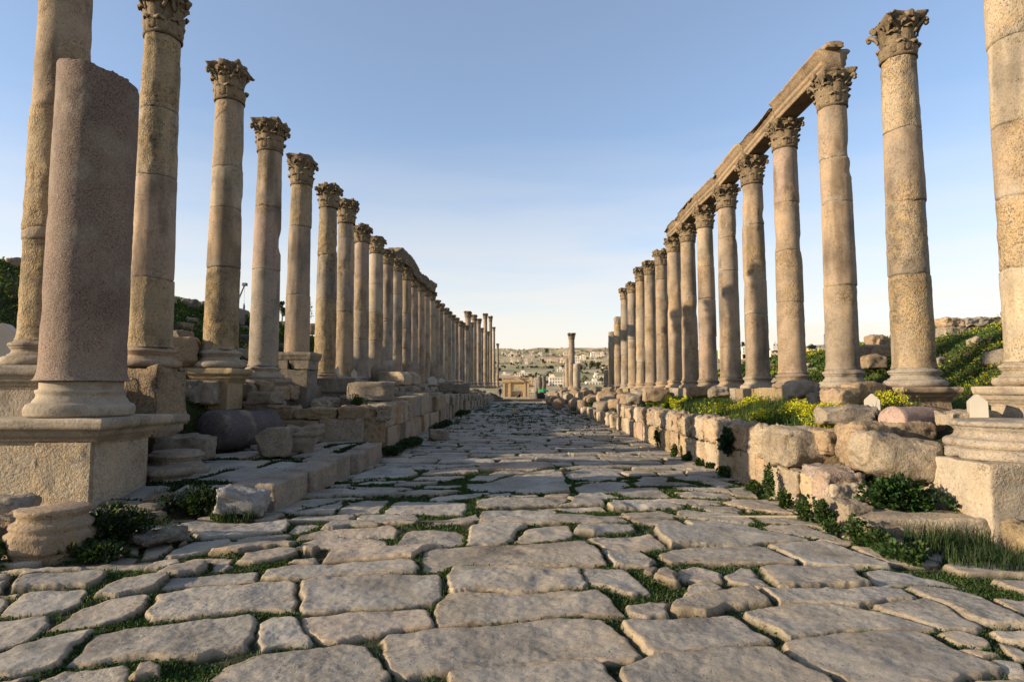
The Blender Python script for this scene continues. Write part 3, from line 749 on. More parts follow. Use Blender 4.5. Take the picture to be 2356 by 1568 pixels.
def capital_meshes(seed, broken=.2):
    """Corinthian capital for a neck of radius .36, .86 m tall: (bell with leaves and volutes, abacus)"""
    rg = random.Random(seed); m = MB()
    bell = [(.385, 0)] + arcp(.375, .03, .03, -90, 90, 5) + [(.355, .065), (.35, .2), (.355, .38), (.38, .52), (.43, .63), (.47, .70), (.47, .74)]
    V, F = lathe(densify(bell, .05), 40); m.add(erode(V, .015, 6, seed), F, CAPT * .62, .4)  # bell tinted darker than the leaves: shade painted into the gaps
    def put(V, F, k=1.0):
        V = erode(V, .0, 1, 0); off = seed * 4.4
        V = V + np.stack([fbm(V + off + 9 * i, 7, 3, seed + i) for i in range(3)], 1) * .015
        t = CAPT * k * (.85 + .3 * np.clip(fbm(V + off, 3, 3, seed + 5) + .5, 0, 1))[:, None]
        m.add(V, F, t, .45)
    for i in range(8):
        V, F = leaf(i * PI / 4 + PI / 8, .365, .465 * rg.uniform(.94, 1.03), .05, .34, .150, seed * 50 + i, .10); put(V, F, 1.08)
    for i in range(8):
        if rg.random() < broken * .5: continue
        V, F = leaf(i * PI / 4, .37, .53 * rg.uniform(.92, 1.03), .10, .54, .150, seed * 60 + i, .12); put(V, F)
    for i in range(4):
        th = i * PI / 2 + PI / 4
        if rg.random() < broken: k = .86
        else: k = 1.0
        for s in (-1, 1):       # two stalks meet in the spiral under each corner of the abacus
            path = []; rr = []
            for q in range(8):
                f = q / 7; path.append(((.40 + .17 * f ** 1.6) * k, th + s * .30 * (1 - f) ** 1.2, .44 + .25 * f ** .8)); rr.append(.028 + .014 * f)
            if k == 1.0:
                for q in range(1, 9):
                    a = q / 8 * 1.5 * PI; rad = .062 * (1 - q / 11); path.append((.585 + rad * math.sin(a) * .9, th + s * .02, .625 + rad * math.cos(a))); rr.append(.042 - .0022 * q)
            pts = [(r * math.cos(t), r * math.sin(t), z) for r, t, z in path]
            V, F = tube(pts, rr, 6); put(V, F, .95)
        th2 = i * PI / 2
        for s in (-1, 1):       # the small inner spirals and the flower between them
            pts = [((.42 + .06 * f) * math.cos(th2 + s * (.36 - .20 * f * f)), (.42 + .06 * f) * math.sin(th2 + s * (.36 - .20 * f * f)), .56 + .10 * math.sin(f * 2.2)) for f in np.linspace(0, 1, 6)]
            V, F = tube(pts, [.022, .024, .028, .034, .040, .044], 6); put(V, F, .85)
        if rg.random() > broken:
            V, F = rock((.13, .15, .13), seed * 9 + i, 5, .05, .02); put(xform(V, (.475, 0, .70), (0, 0, 0)) @ np.array(Matrix.Rotation(th2, 3, 'Z')).T, F, 1.05)
    # abacus: four hollowed sides, horned corners
    ab = MB(); N = 96; a = np.arange(N) * 2 * PI / N; c = np.abs(np.cos(2 * a)); rr = .445 + .215 * (1 - c) ** 2.0
    for i in range(4):
        if rg.random() < broken + .15: rr = rr - .13 * rg.uniform(.5, 1.4) * np.exp(-((np.angle(np.exp(1j * (a - i * PI / 2 - PI / 4)))) / .28) ** 2)
    V = []; pr = [(.0, .70), (.9, .715), (.93, .745), (.955, .755), (.96, .775), (1.0, .79), (1.0, .845), (.97, .855), (.6, .862)]
    for s, z in pr: V.append(np.stack([np.cos(a) * rr * s, np.sin(a) * rr * s, np.full(N, z)], 1))
    V = np.concatenate(V); F = [grid_faces(len(pr), N, True)]
    V = np.concatenate([V, [[0, 0, .862]]]); k = np.arange(N); b = (len(pr) - 1) * N; F.append(np.stack([b + k, b + (k + 1) % N, np.full(N, len(V) - 1)], 1))
    V = V + np.stack([fbm(V + 9 * i + seed, 4, 4, seed + i) for i in range(3)], 1) * .05
    V[:, 2] -= .10 * np.maximum(fbm(V + seed, 2.2, 3, seed + 40) - .05, 0) * (V[:, 2] > .8) * (1 + 3 * broken)
    ab.add(V, F, CAPT * .88, .5)
    if rg.random() < .6:
        V, F = rock((.24, .2, .10), seed * 3, 5, .04, .02, 2); t = rg.uniform(0, 6); ab.add(xform(V, (.3 * math.cos(t), .3 * math.sin(t), .83), (0, 0, t)), F, CAPT * .8, .5)
    return m.mesh('capital'), ab.mesh('abacus')
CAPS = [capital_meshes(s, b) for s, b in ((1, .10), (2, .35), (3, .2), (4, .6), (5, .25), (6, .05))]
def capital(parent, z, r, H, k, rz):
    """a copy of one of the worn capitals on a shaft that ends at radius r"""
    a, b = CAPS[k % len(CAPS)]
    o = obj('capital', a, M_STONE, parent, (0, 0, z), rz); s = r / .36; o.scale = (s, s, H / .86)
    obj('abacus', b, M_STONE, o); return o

def plinth(w, h, seed, tint=(.42, .345, .24), pit=.5, rough=.012):
    V, F = rock((w, w, h), seed, 12, .025, rough); m = MB(); m.add(V, F, tint, pit); return m
def pedestal(w, h, seed, tint=(.44, .36, .25), d=None, cor=.16, foot=True, wear=.016):
    """die with a moulded cap and foot"""
    hx = w / 2; hy = (d or w) / 2; c = min(.34, h * .36); f = min(.22, h * .25) if foot else 0
    pr = []
    if foot: pr += [(.10, 0), (.10, f * .45), (.07, f * .55), (.085, f * .7), (.03, f * .85)]
    k = c / .34; pr += [(0, f), (0, h - c), (cor * .12, h - c + .01), (cor * .12, h - .30 * k), (cor * .30, h - .295 * k), (cor * .30, h - .245 * k), (cor * .48, h - .24 * k), (cor * .52, h - .20 * k), (cor * .66, h - .165 * k), (cor * .72, h - .145 * k), (cor * .95, h - .14 * k), (cor, h - .09 * k), (cor * 1.04, h - .05 * k), (cor * 1.04, h - .015), (cor * .97, h)]
    V, F = sqlathe(densify(pr, .03), hx, hy, 26)
    V = np.array(V); off = seed * 3.3
    out = np.stack([V[:, 0] / hx, V[:, 1] / hy, 0 * V[:, 0]], 1); out /= np.maximum(np.linalg.norm(out, axis=1, keepdims=True), 1e-6)
    g = fbm(V + off, 4, 4, seed) * wear - .14 * np.maximum(fbm(V + off, 1.9, 4, seed + 2) - .14, 0) * np.where(V[:, 2] > h - c, 1, .25)
    V = V + out * g[:, None]; m = MB(); m.add(V, F, tint, np.where(V[:, 2] > h - c, .12, .5)); return m

ORD = ['first', 'second', 'third', 'fourth', 'fifth', 'sixth', 'seventh', 'eighth', 'ninth', 'tenth', 'eleventh', 'twelfth', 'thirteenth', 'fourteenth', 'fifteenth', 'sixteenth',
       'seventeenth', 'eighteenth', 'nineteenth', 'twentieth', 'twenty-first', 'twenty-second', 'twenty-third', 'twenty-fourth', 'twenty-fifth', 'twenty-sixth', 'twenty-seventh', 'twenty-eighth', 'twenty-ninth', 'thirtieth']
def column(label, px, Xr, y_cap, y_neck, y_foot, y_base, drums, seed, group, rb=None, rt=None, ped=None, capk=None, broken=None, zped=None, Y=None, rz=0, dpx=True, bh=None):
    """one column: measured rows give the heights; parts are pedestal, base, shaft, capital"""
    rb = rb or (.39 if Xr < 0 else .352); rt = rt or (.32 if Xr < 0 else .305)
    Y = Y or depth_on(px, Xr); near = 1.0 if Y < 24 else (.5 if Y < 45 else .2)
    zb = zpx(Xr, Y, y_base); zf = zpx(Xr, Y, y_foot); zn = zpx(Xr, Y, y_neck); zc = zpx(Xr, Y, y_cap) if y_cap else None
    z0 = zb if zped is None else zped
    t = thing('column', label, 'column', (Xr, Y, z0), group)
    rg = random.Random(seed)
    if ped is not None and zped is not None: obj('pedestal', ped(zb - z0), M_STONE, t, (0, 0, 0), rz)
    V, F = attic(rb, zf - zb, 56 if near > .7 else 28, seed); b = MB(); b.add(V, F, rg.choice([SAND, PALE * .85, GREY, BRN]) * 1.0, .2); obj('base', b, M_STONE, t, (0, 0, zb - z0))
    if not drums:
        nd = rg.choice([3, 4, 4, 5]); c = sorted(rg.uniform(.15, .9) for _ in range(nd - 1)) + [1]
        pal = rg.choice(['spg', 'sgo', 'gsy', 'pbs', 'ogs', 'sys', 'gbs']); drums = [(f, rg.choice(pal)) for f in c]
    else: 
        dr = [(min(1.0, (zpx(Xr, Y, yp) - zf) / (zn - zf)), k) for yp, k in drums]; dr[-1] = (1.0, dr[-1][1]); drums = dr
    obj('shaft', shaft(zn - zf, rb, rt, drums, seed, near, broken), M_STONE, t, (0, 0, zf - z0))
    if zc is not None: capital(t, zn - z0, rt, zc - zn, rg.randrange(6) if capk is None else capk, rg.choice([0, 1, 2, 3]) * PI / 2 + rg.uniform(-.04, .04))
    return t, Y, zc
LROW, RROW = 'columns of the left row', 'columns of the right row'
# left row ---- y's in photo pixels, drums listed from below up as (top of the drum, kind of stone)
column('very tall pitted column rising out of the picture behind the pink granite stub', 100, XL, None, -190, 785, 843, [(560, 'o'), (535, 'y'), (262, 'o'), (-60, 's'), (-190, 's')], 1, LROW, rb=.37, rt=.33,
       zped=1.15, ped=lambda h: pedestal(1.0, h, 71, GREY, foot=False))
column('tall patched column with a broken dark capital cut by the top of the picture', 338, XL, -14, 95, 800, 846, [(645, 'o'), (412, 'p'), (262, 'y'), (95, 'o')], 2, LROW, capk=3,
       zped=1.05, ped=lambda h: plinth(1.02, h, 72, BRN, .9, .05))
column('column on a two-step moulded plinth, with ochre pitted lowest drum', 504, XL, 155, 240, 805, 848, [(620, 'o'), (485, 's'), (390, 'y'), (240, 's')], 3, LROW, capk=1,
       zped=1.25, ped=lambda h: pedestal(.78, h, 73, OCH * .95, foot=False))
column('column with a long diagonal crack above its base, left of the dark stone pier', 604, XL, 283, 354, 842, 872, [(624, 'g'), (480, 'p'), (354, 's')], 4, LROW, capk=2,
       zped=1.3, ped=lambda h: pedestal(.86, h, 74, GREY, foot=False))
column('column standing behind the dark stone pier, its foot hidden', 681, XL, 362, 430, 850, 878, [(680, 's'), (524, 's'), (430, 'o')], 5, LROW, capk=4)
column('column with rough ochre stone at top and foot, just right of the dark stone pier', 746, XL, 427, 481, 857, 882, [(690, 'o'), (590, 'g'), (481, 'o')], 6, LROW, capk=0)
column('slim grey column with a white floodlight box leaning at its foot', 789, XL, 461, 516, 866, 884, [(718, 's'), (630, 'g'), (550, 'y'), (516, 'y')], 7, LROW, capk=5)
column('pinkish column behind the second white floodlight box of the left terrace', 826, XL, 520, 560, 866, 884, [(780, 'g'), (715, 'g'), (560, 'p')], 8, LROW, capk=3)
column('column with a rough pitted band below mid height in the left row', 861, XL, 546, 585, 868, 886, [(785, 's'), (720, 'o'), (655, 'y'), (585, 'y')], 9, LROW, capk=4)
column('last column before the left stretch of stone beams', 886, XL, 575, 611, 870, 888, None, 10, LROW)
Ls = [(909, 597, 626, None), (931, 614, 646, None), (948, 640, 662, None), (964, 652, 672, None), (976.6, 663, 683, None), (990, 672, 692, None), (1000, 690, 708, 1), (1010, 698, 716, 1), (1021, 708, 724, 1),
      (1029, 716, 731, 1), (1038, 724, 738, 1), (1047, 731, 744, 1), (1057, 738, 751, 1), (1076, 716, 731, 2), (1062, 742, 755, 1), (1071, 748, 760, 1), (1083, 741, 753, 1), (1090, 724, 737, 2), (1100.6, 733, 745, 2), (1107, 754, 765, 1), (1116, 721, 734, 2), (1122, 762, 772, 1), (1128, 727, 740, 2), (1136, 752, 762, 1), (1145, 790, 800, 3)]
LBEAM = []
for i, (px, yc, yn, kind) in enumerate(Ls):
    if kind is None: lab = f'{["near-end", "second", "third", "fourth", "fifth", "far-end"][i]} column carrying the stone beams of the left row'
    elif kind == 1: lab = f'slender weathered column beyond the left stone beams, {ORD[i - 6]} one past them' if i < 13 else ('short distant column at the far end of the left row' if px > 1130 else f'shorter distant column among the tall far group of the left row, {ORD[sum(1 for q in Ls[13:i] if q[3] == 1)]} of them')
    elif kind == 2: lab = f'tall distant column standing higher than its neighbours, {ORD[sum(1 for q in Ls[:i] if q[3] == 2)]} of five in the left row'
    else: lab = 'lone pale column nearest the arched gate, end of the left row'
    t, Y, zc = column(lab, px, XL, yc, yn, 874 + (i > 12) * 4, 889 + (i > 12) * 3, None, 20 + i, LROW, rb=None if kind != 2 else .46, rt=None if kind != 2 else .39)
    if kind is None: LBEAM.append((Y, zc))
# right row
column('tall column at the right edge on a moulded pedestal, top out of view', 2392, XR, None, -330, 832, 888, [(620, 'y'), (455, 'o'), (290, 's'), (100, 'y'), (-330, 'w')], 51, RROW, rb=.37, rt=.33,
       zped=1.0, ped=lambda h: pedestal(.80, h, 81, PALE * .85), capk=0)
column('tall single column with pitted lowest and topmost drums on a moulded pedestal', 2105, XR, 48, 143, 847, 890, [(634, 'o'), (470, 'g'), (306, 's'), (143, 'w')], 52, RROW, rb=.355, rt=.295, capk=3,
       zped=1.05, ped=lambda h: pedestal(.80, h, 82, SAND * .95))
Rs = [(1942, 171, 254, 850, 893), (1825, 281, 347, 858, 895), (1744.5, 365, 428, 864, 896), (1683, 430, 482, 868, 895), (1631, 475, 527, 872, 894), (1590, 517, 559, 874, 893), (1556.5, 547, 582, 874, 892),
      (1527, 576, 612, 878, 894), (1500, 601, 634, 880, 894), (1478, 616, 648, 881, 894), (1458, 650, 675, 882, 894), (1441, 663, 690, 884, 895)]
Rd = [[(660, 's'), (470, 's'), (370, 's'), (254, 's')], [(697, 's'), (580, 's'), (470, 's'), (347, 'p')], [(725, 'b'), (646, 'b'), (520, 's'), (428, 's')], [(800, 's'), (625, 's'), (550, 's'), (482, 's')], [(775, 'p'), (688, 's'), (615, 's'), (527, 'y')],
      [(804, 'b'), (680, 's'), (559, 's')], [(730, 's'), (582, 's')], None, None, None, None, None]
RBEAM = []
for i, (px, yc, yn, yf, yb) in enumerate(Rs):
    lab = (f'{["near-end", "second", "third", "fourth", "fifth", "sixth", "far-end"][i]} smooth sandy column carrying the stone beams of the right row' if i < 7 else
           f'weathered column beyond the right stone beams, {ORD[i - 7]} one past them')
    t, Y, zc = column(lab, px, XR, yc, yn, yf, yb, Rd[i], 60 + i, RROW, capk=[0, 5, 2, 0, 5, 2, 0][i] if i < 7 else None)
    if i < 7: RBEAM.append((Y, zc))
for px, yt, lab, s in ((1424, 745, 'headless column with a stone ball left on its top', 81), (1410, 763, 'headless pitted column beside the one with a stone ball', 82), (1399, 851, 'low stump of a column, last of the right row', 83)):
    t, Y, zc = column(lab, px, XR, None, yt, 885, 895, None, s, RROW, broken=(.05, 1, .1))
    if s == 81:
        V, F = rock((.6, .6, .62), 4, 8, .3, .04); m = MB(); m.add(V, F, GREY, .5); tag(obj('stone_ball', m, M_STONE, None, (XR, Y, zpx(XR, Y, 747))), 'rounded lump of stone lying on top of a headless column', 'stone')
# the far group of four on the right
FAR = 'far columns standing alone on the right'
column('tall complete column standing alone far down the street', 1316, 7.4, 766, 781, 889, 897, None, 91, FAR, rb=.5, rt=.42)
column('pale headless column in front of the tall lone far column', 1322.5, 7.6, None, 836, 889, 898, [(836, 'y')], 92, FAR, rb=.52, rt=.48, broken=(.05, 1, .1), Y=84)
column('ragged headless column left of the tall lone far column', 1304.5, 7.4, None, 826, 889, 897, None, 93, FAR, rb=.43, rt=.40, broken=(.15, 2, .3), Y=98)
column('short leaning-topped stump at the left of the far columns', 1300, 7.2, None, 858, 890, 898, None, 94, FAR, rb=.40, rt=.38, broken=(.1, 2, .3), Y=101)

# ---- stone beams lying on the capitals
def beam(label, X, Ya, za, Yb, zb, h, seed, group, tint=SAND * .9):
    L = Yb - Ya; m = MB(); rg = random.Random(seed)
    pr = [(-.25, 0), (.25, 0), (.25, .14), (.285, .145), (.285, .29), (.32, .295), (.32, .42), (.40, .47), (.42, .50), (.42, h - .02), (.40, h), (-.40, h), (-.42, h - .02), (-.42, .50), (-.40, .47), (-.32, .42), (-.32, .295), (-.285, .29), (-.285, .145), (-.25, .14)]
    pr = densify(pr + [pr[0]], .07)[:-1]; n = len(pr); k = max(6, int(L / .10)); P = np.array(pr)
    V = []
    for i in range(k + 1):
        f = i / k; V.append(np.stack([P[:, 0], np.full(n, f * L), P[:, 1] + (zb - za) * f], 1))
    V = np.concatenate(V); off = seed * 3.7
    nrm = np.stack([np.sign(V[:, 0]) * (np.abs(V[:, 0]) > .29), 0 * V[:, 0], (V[:, 2] > h * .8) * 1.0], 1)
    V = V + nrm * (fbm(V + off, 3.5, 4, seed) * .012 - .10 * np.maximum(fbm(V + off, 1.6, 3, seed + 1) - .24, 0))[:, None]
    top = V[:, 2] > h * .9 + (zb - za) * V[:, 1] / L
    V[:, 2] -= top * (.24 * np.maximum(fbm(np.stack([V[:, 0] * .3, V[:, 1], 0 * V[:, 0]], 1) + off, .9, 3, seed + 3) - .0, 0) + .03 * fbm(V + off, 7, 2, seed))
    F = [grid_faces(k + 1, n, True)[:, ::-1]]
    F2 = [list(range(n)), [k * n + j for j in range(n)][::-1]]
    m.add(V, F + [np.array([F2[0]]), np.array([F2[1]])], tint * (.9 + .2 * rg.random()), .5)
    o = obj('stone_beam', m, M_STONE, None, (X, Ya, za)); return tag(o, label, 'beam', group)
G1 = 'stone beams on the right row'
nm = ['nearest', 'second', 'third', 'fourth', 'fifth', 'farthest']
for i in range(6):
    (ya, za), (yb, zb) = RBEAM[i], RBEAM[i + 1]
    ya2 = ya - (.16 if i == 0 else -.02); yb2 = yb + (.3 if i == 5 else -.02)
    beam(f'{nm[i]} long moulded stone beam spanning two columns of the right row', XR + [0, .03, -.02, .02, -.03, .03][i], ya2, za - .005, yb2, zb - .005, [.54, .50, .57, .52, .56, .50][i], 400 + i, G1)
V, F = rock((.42, .5, .16), 77, 9, .05, .03, 4); m = MB(); m.add(V, F, SAND * .85, .6)
tag(obj('loose_block', m, M_STONE, None, (XR - .02, RBEAM[0][0] - .05, RBEAM[0][1] + .51)), 'rough block lying on the near end of the right stone beams', 'stone block')
G2 = 'stone beams on the left row'
for i in range(5):
    (ya, za), (yb, zb) = LBEAM[i], LBEAM[i + 1]
    beam(f'{["nearest", "second", "third", "fourth", "farthest"][i]} dark stone beam spanning two columns of the left row', XL, ya - (.4 if i == 0 else -.02), za - .005, yb - .02 + (.4 if i == 4 else 0), zb - .005, [.62, .62, .5, .6, .75][i], 420 + i, G2, GREY * .85)

# ---- pink granite stub on its great pedestal
PXc, PYc = -6.27, 8.62
gp = thing('broken_granite_column', 'thick pink granite column broken off at a slant, on a moulded base and wide pedestal', 'column', (PXc, PYc, .05))
zt = zpx(PXc, PYc, 166); zf = zpx(PXc, PYc, 876); nz_ = 150; ns_ = 110
zz = np.linspace(0, 1, nz_); A = np.tile(np.arange(ns_) * 2 * PI / ns_, nz_); U = np.repeat(zz, ns_); Hh = zt - zf
r = (.525 - .012 * U) + .06 * np.exp(-U * Hh / .06) * (U * Hh < .3)
P = np.stack([np.cos(A) * .6, np.sin(A) * .6, U * Hh], 1); r = r + fbm(P, 1.2, 3, 61) * .012 + fbm(P, 14, 2, 62) * .004 - .05 * np.maximum(fbm(P, 2.2, 3, 66) - .3, 0)
cutz = Hh - .12 - np.cos(A - .62) * .10 + .02 * np.round(1.6 * fbm(np.stack([np.cos(A), np.sin(A), A * 0], 1), 1.3, 2, 63)) + fbm(np.stack([np.cos(A), np.sin(A), A * 0], 1), 5, 3, 64) * .022
Zc = np.minimum(U * Hh * 1.08, cutz); r = np.where(Zc >= cutz - 1e-6, np.maximum(r - (U * Hh * 1.08 - cutz) * .9 - .015, .02), r)
V = np.concatenate([np.stack([np.cos(A) * r, np.sin(A) * r, Zc + np.where(Zc >= cutz - 1e-6, fbm(P, 6, 3, 65) * .03, 0)], 1), [[0, 0, Hh]]])
kk = np.arange(ns_); F = [grid_faces(nz_, ns_, True), np.stack([(nz_ - 1) * ns_ + kk, (nz_ - 1) * ns_ + (kk + 1) % ns_, np.full(ns_, len(V) - 1)], 1)]
pk = fbm(np.concatenate([P, P[:1]]) , .8, 3, 68)[:, None]
obj('shaft', mesh('shaft', V, F, {'tint': np.array((.160, .116, .086)) * (1 + .55 * pk)}), M_GRAN, gp, (0, 0, zf - .05))
zb = zpx(PXc, PYc, 957); hb = zf - zb
pr = [(.60, 0), (.65, .02), (.665, .10), (.64, .17), (.575, .20), (.565, .23), (.535, .27), (.525, .31), (.545, .34), (.545, .37), (.50, .385), (.50, hb)]
V, F = lathe(densify(pr, .025), 80); V = erode(V, .006, 5, 4, .09); m = MB(); m.add(V, F, PALE * .92, .15); obj('base', m, M_STONE, gp, (0, 0, zb - .05))
pd = pedestal(2.5, zb - .05, 91, PALE * .95, 1.15, .22, False, .010)
o = obj('pedestal', pd, M_STONE, gp, (-.62, 0, 0))
m = MB(); V, F = rock((.74, .10, .98), 92, 22, .012, .012); m.add(V, F, PALE * 1.04, .8); obj('pitted_facing', m, M_STONE, o, (.86, -.575, .0))
# corner piece of the cornice behind it
V, F = sqlathe(densify([(0, 0), (.02, .02), (.05, .06), (.09, .09), (.10, .2), (.16, .24), (.16, .33), (.14, .35)], .03), .30, .28, 16); m = MB(); m.add(erode(V, .03, 4, 8, .06), F, GREY, .5)
obj('cornice_block', m, M_STONE, gp, (.36, .92, zb - .42))
# ---- pedestal with a round base, near right corner
OX, OY = 6.12, 7.78
op = thing('pedestal_with_base', 'big squared pedestal carrying a bare round moulded base, near the kerb wall end', 'pedestal', (OX, OY, .0))
V, F = rock((1.64, 1.42, .84), 95, 26, .03, .016); m = MB(); m.add(V, F, PALE * .95, .6 * sstep(-.3, .2, fbm(V, 1.5, 3, 9))); obj('die', m, M_STONE, op, (0, 0, .04))
V, F = sqlathe(densify([(.14, 0), (.14, .05), (.09, .07), (.10, .10), (.05, .13), (.0, .15)], .02), .75, .71, 22); m = MB(); m.add(erode(V, .01, 5, 3), F, PALE * .95, .5); obj('foot', m, M_STONE, op, (0, 0, -.02))
V, F = lathe(densify([(.72, 0), (.74, .02), (.73, .12), (.70, .125)] + arcp(.66, .185, .06, -80, 90, 8) + [(.64, .25), (.60, .28), (.585, .33), (.62, .38), (.62, .395)] + arcp(.62, .43, .035, -80, 90, 6) + [(.55, .475), (.3, .48)], .025), 90)
m = MB(); m.add(erode(V, .012, 6, 31, .07), F, GREY * 1.12, .4); obj('base', m, M_STONE, op, (.03, .02, .885))
# ------------------------------------------------------------------ walls, blocks, fallen stones
def wall(name, label, X, Y0, Y1, courses_, seed, depth=.5, lens=(.5, 1.0), tints=(PALE, SAND, PINK, GREY), rnds=(.03, .06), along='y', cat='wall', wob=.03, rough=.02, z0=-.03, gap=.018, drop=0.0, cuts=0):
    """a wall of squared blocks, each block a part; courses_ = heights from below up"""
    rg = random.Random(seed); t = thing(name, label, cat, (X, Y0, z0) if along == 'y' else (Y0, X, z0)); z = 0.0
    for ci, h in enumerate(courses_):
        y = rg.uniform(-.05, .05); last = ci == len(courses_) - 1
        while y < (Y1 - Y0) - .12:
            L = rg.uniform(*lens); L = min(L, (Y1 - Y0) - y)
            if L < .2: break
            if not (last and rg.random() < drop):
                hh = h * (1 + (rg.uniform(-.16, .12) if last else 0)); r = rnds[1] if last else rnds[0]; dd = depth * rg.uniform(.85, 1.15)
                big = (Y0 + y if along == 'y' else 14) < 20
                V, F = rock((dd, L - gap, hh) if along == 'y' else (L - gap, dd, hh), seed * 100 + ci * 40 + int(y * 10), 20 if big else 6, r * rg.uniform(.7, 1.3), rough * (1.4 if last else .8), cuts if last else 0)
                tn = rg.choice(tints) * rg.uniform(.88, 1.1); tn = np.tile(tn, (len(V), 1))
                st = sstep(.05, .4, fbm(V * np.array([1, 1, .35]) + seed + y, 2.2, 3, seed))[:, None] * rg.choice([0, 0, .6, 1.0])
                tn = tn * (1 - st * .5) * 1.08 + np.array((.30, .18, .09)) * st * .5
                m = MB(); m.add(V, F, tn, rg.choice([.2, .35, .5, .8]))
                off = rg.uniform(-wob, wob); lo = (off + (dd - depth) / 2, y + L / 2, z) if along == 'y' else (y + L / 2, off + (dd - depth) / 2, z)
                obj('stone_block', m, M_STONE, t, lo, rg.uniform(-.02, .02))
            y += L
        z += h
    return t
# right-hand kerb wall: eroded coping blocks on squared blocks stained brown
wall('kerb_wall', 'near kerb wall right of the street, two courses of cream and brown-stained blocks', 4.28, 8.05, 26.2, [.60], 7, .46, (.45, .95), (PALE, PALE, PINK, SAND, OCH), (.02, .05), z0=0)
wall('wall_coping', 'upper course of rounded eroded blocks on the right kerb wall', 4.30, 10.35, 26.0, [.48], 8, .5, (.45, .9), (PALE, PALE, SAND, GREY), (.07, .10), z0=.59, rough=.035, wob=.05, cuts=1)
wall('kerb_wall', 'low far kerb wall of upright cream blocks right of the street', 4.25, 27.0, 62, [.55], 9, .5, (.45, 1.0), (PALE, PALE, SAND, GREY), (.05, .09), z0=0, wob=.12, rough=.03, drop=.08)
wall('block_row', 'second row of weathered upright blocks behind the low far kerb wall', 5.3, 24.5, 44, [.62], 10, .55, (.5, 1.1), (GREY, SAND, PALE), (.09, .12), z0=.42, wob=.25, rough=.04, drop=.15, cuts=2)
wall('stylobate', 'long step of stone under the right row of columns', XR, 12.75, 54, [.40, .35], 12, 1.25, (1.1, 2.4), (SAND * .9, OCH * .85, GREY), (.02, .03), z0=.995, wob=.01, rough=.012)
# left-hand walls
def rock_thing(name, label, cat, x, y, z, dims, seed, rz=0, rot=(0, 0), tint=SAND, pit=.5, rnd=.07, rough=.03, cuts=3, n=14, group=None, mat=None, cd=.2):
    V, F = rock(dims, seed, n, rnd, rough, cuts, None, cd); V = xform(V, (0, 0, 0), (rot[0], rot[1], 0)); V[:, 2] -= V[:, 2].min()
    t = np.tile(np.asarray(tint), (len(V), 1)) * (.9 + .25 * (fbm(V + seed, 1.5 / dims[0], 3, seed)[:, None]))
    m = MB(); m.add(V, F, t, pit)
    return tag(obj(name, m, mat or M_STONE, None, (x, y, z), rz), label, cat, group)
t = wall('ashlar_wall', 'low wall end of big pitted blocks facing the raised pavement on the left', 16.1, -6.5, -3.62, [.62], 21, .5, (1.0, 1.4), (SAND * .85, GREY, SAND * .9), (.015, .04), 'x', z0=.32, rough=.012)
wall('wall_coping', 'heavy moulded coping stones on the low wall end facing the raised pavement', 16.12, -6.7, -3.5, [.31], 22, .62, (.7, 1.1), (OCH * .85, GREY, SAND * .8), (.05, .08), 'x', z0=.93, rough=.03, cuts=2)
wall('street_wall', 'near street wall of tall squared grey blocks on the left', -3.86, 16.35, 20.6, [.70, .60], 23, .5, (.8, 1.3), (GREY, SAND * .85, PALE * .8), (.02, .05), z0=0, rough=.014)
wall('street_wall', 'taller stretch of left street wall ending in a clean pale corner', -4.1, 20.8, 30.5, [.72, .78], 24, .6, (1.0, 1.6), (PALE * .85, GREY, SAND * .85), (.02, .04), z0=0, rough=.012)
wall('street_wall', 'left street wall of narrow uprights with broken top, past the pale corner', -4.5, 31.5, 52, [.75, .65], 25, .6, (.6, 1.3), (GREY, PALE * .8, SAND * .85), (.04, .08), z0=0, wob=.1, rough=.03, drop=.3, cuts=2)
wall('street_wall', 'ruined far stretch of left street wall below the distant columns', -4.7, 53, 92, [.7, .5], 26, .7, (.8, 1.8), (GREY, SAND * .8), (.06, .12), z0=-.1, wob=.2, rough=.05, drop=.5, cuts=2)
wall('step_blocks', 'row of flat blocks stepping along the left terrace above the street wall', -5.6, 17.4, 36, [.42], 27, .6, (.7, 1.5), (GREY, PALE * .8, SAND * .8), (.05, .09), z0=1.08, wob=.3, rough=.035, drop=.25, cuts=2)
wall('stylobate', 'stone footing under the left row of columns', XL, 15.9, 66, [.42, .42], 28, 1.2, (1.0, 2.4), (GREY, SAND * .85), (.04, .07), z0=1.0, wob=.08, rough=.03)
# dark pier with a moulded cap in front of the left row
pr_ = thing('stone_pier', 'dark squared stone pier with broken moulded cap in front of the left row', 'pier', (-6.85, 18.35, 1.15))
V, F = rock((1.05, .9, 1.15), 501, 18, .02, .012); m = MB(); m.add(V, F, DGREY, .4); obj('pier_body', m, M_STONE, pr_)
for k, (x, w) in enumerate(((-.34, .55), (.26, .62))):
    V, F = sqlathe(densify([(0, 0), (0, .28), (.03, .30), (.06, .40), (.08, .42), (.08, .5), (.05, .52)], .03), w / 2 - .02, .43, 14); m = MB(); m.add(erode(V, .03, 5, 6 + k, .1), F, DGREY * 1.05, .5)
    obj('cap_block', m, M_STONE, pr_, (x, 0, 1.155))
tb = thing('carved_block', 'block with carved vertical grooves on a plain block, left terrace', 'stone block', (-6.0, 19.9, 1.2))
V, F = rock((1.15, .6, .42), 502, 16, .03, .012); m = MB(); m.add(V, F, GREY * .85, .4); obj('lower_block', m, M_STONE, tb)
V, F = rock((1.3, .7, .46), 503, 30, .03, .008); g = (V[:, 1] < -.25) & (V[:, 2] > .1) & (V[:, 2] < .38); V[g, 1] += .03 * (np.sin(V[g, 0] * 48) > .2); m = MB(); m.add(V, F, GREY * .9, .4); obj('grooved_block', m, M_STONE, tb, (0, 0, .425))

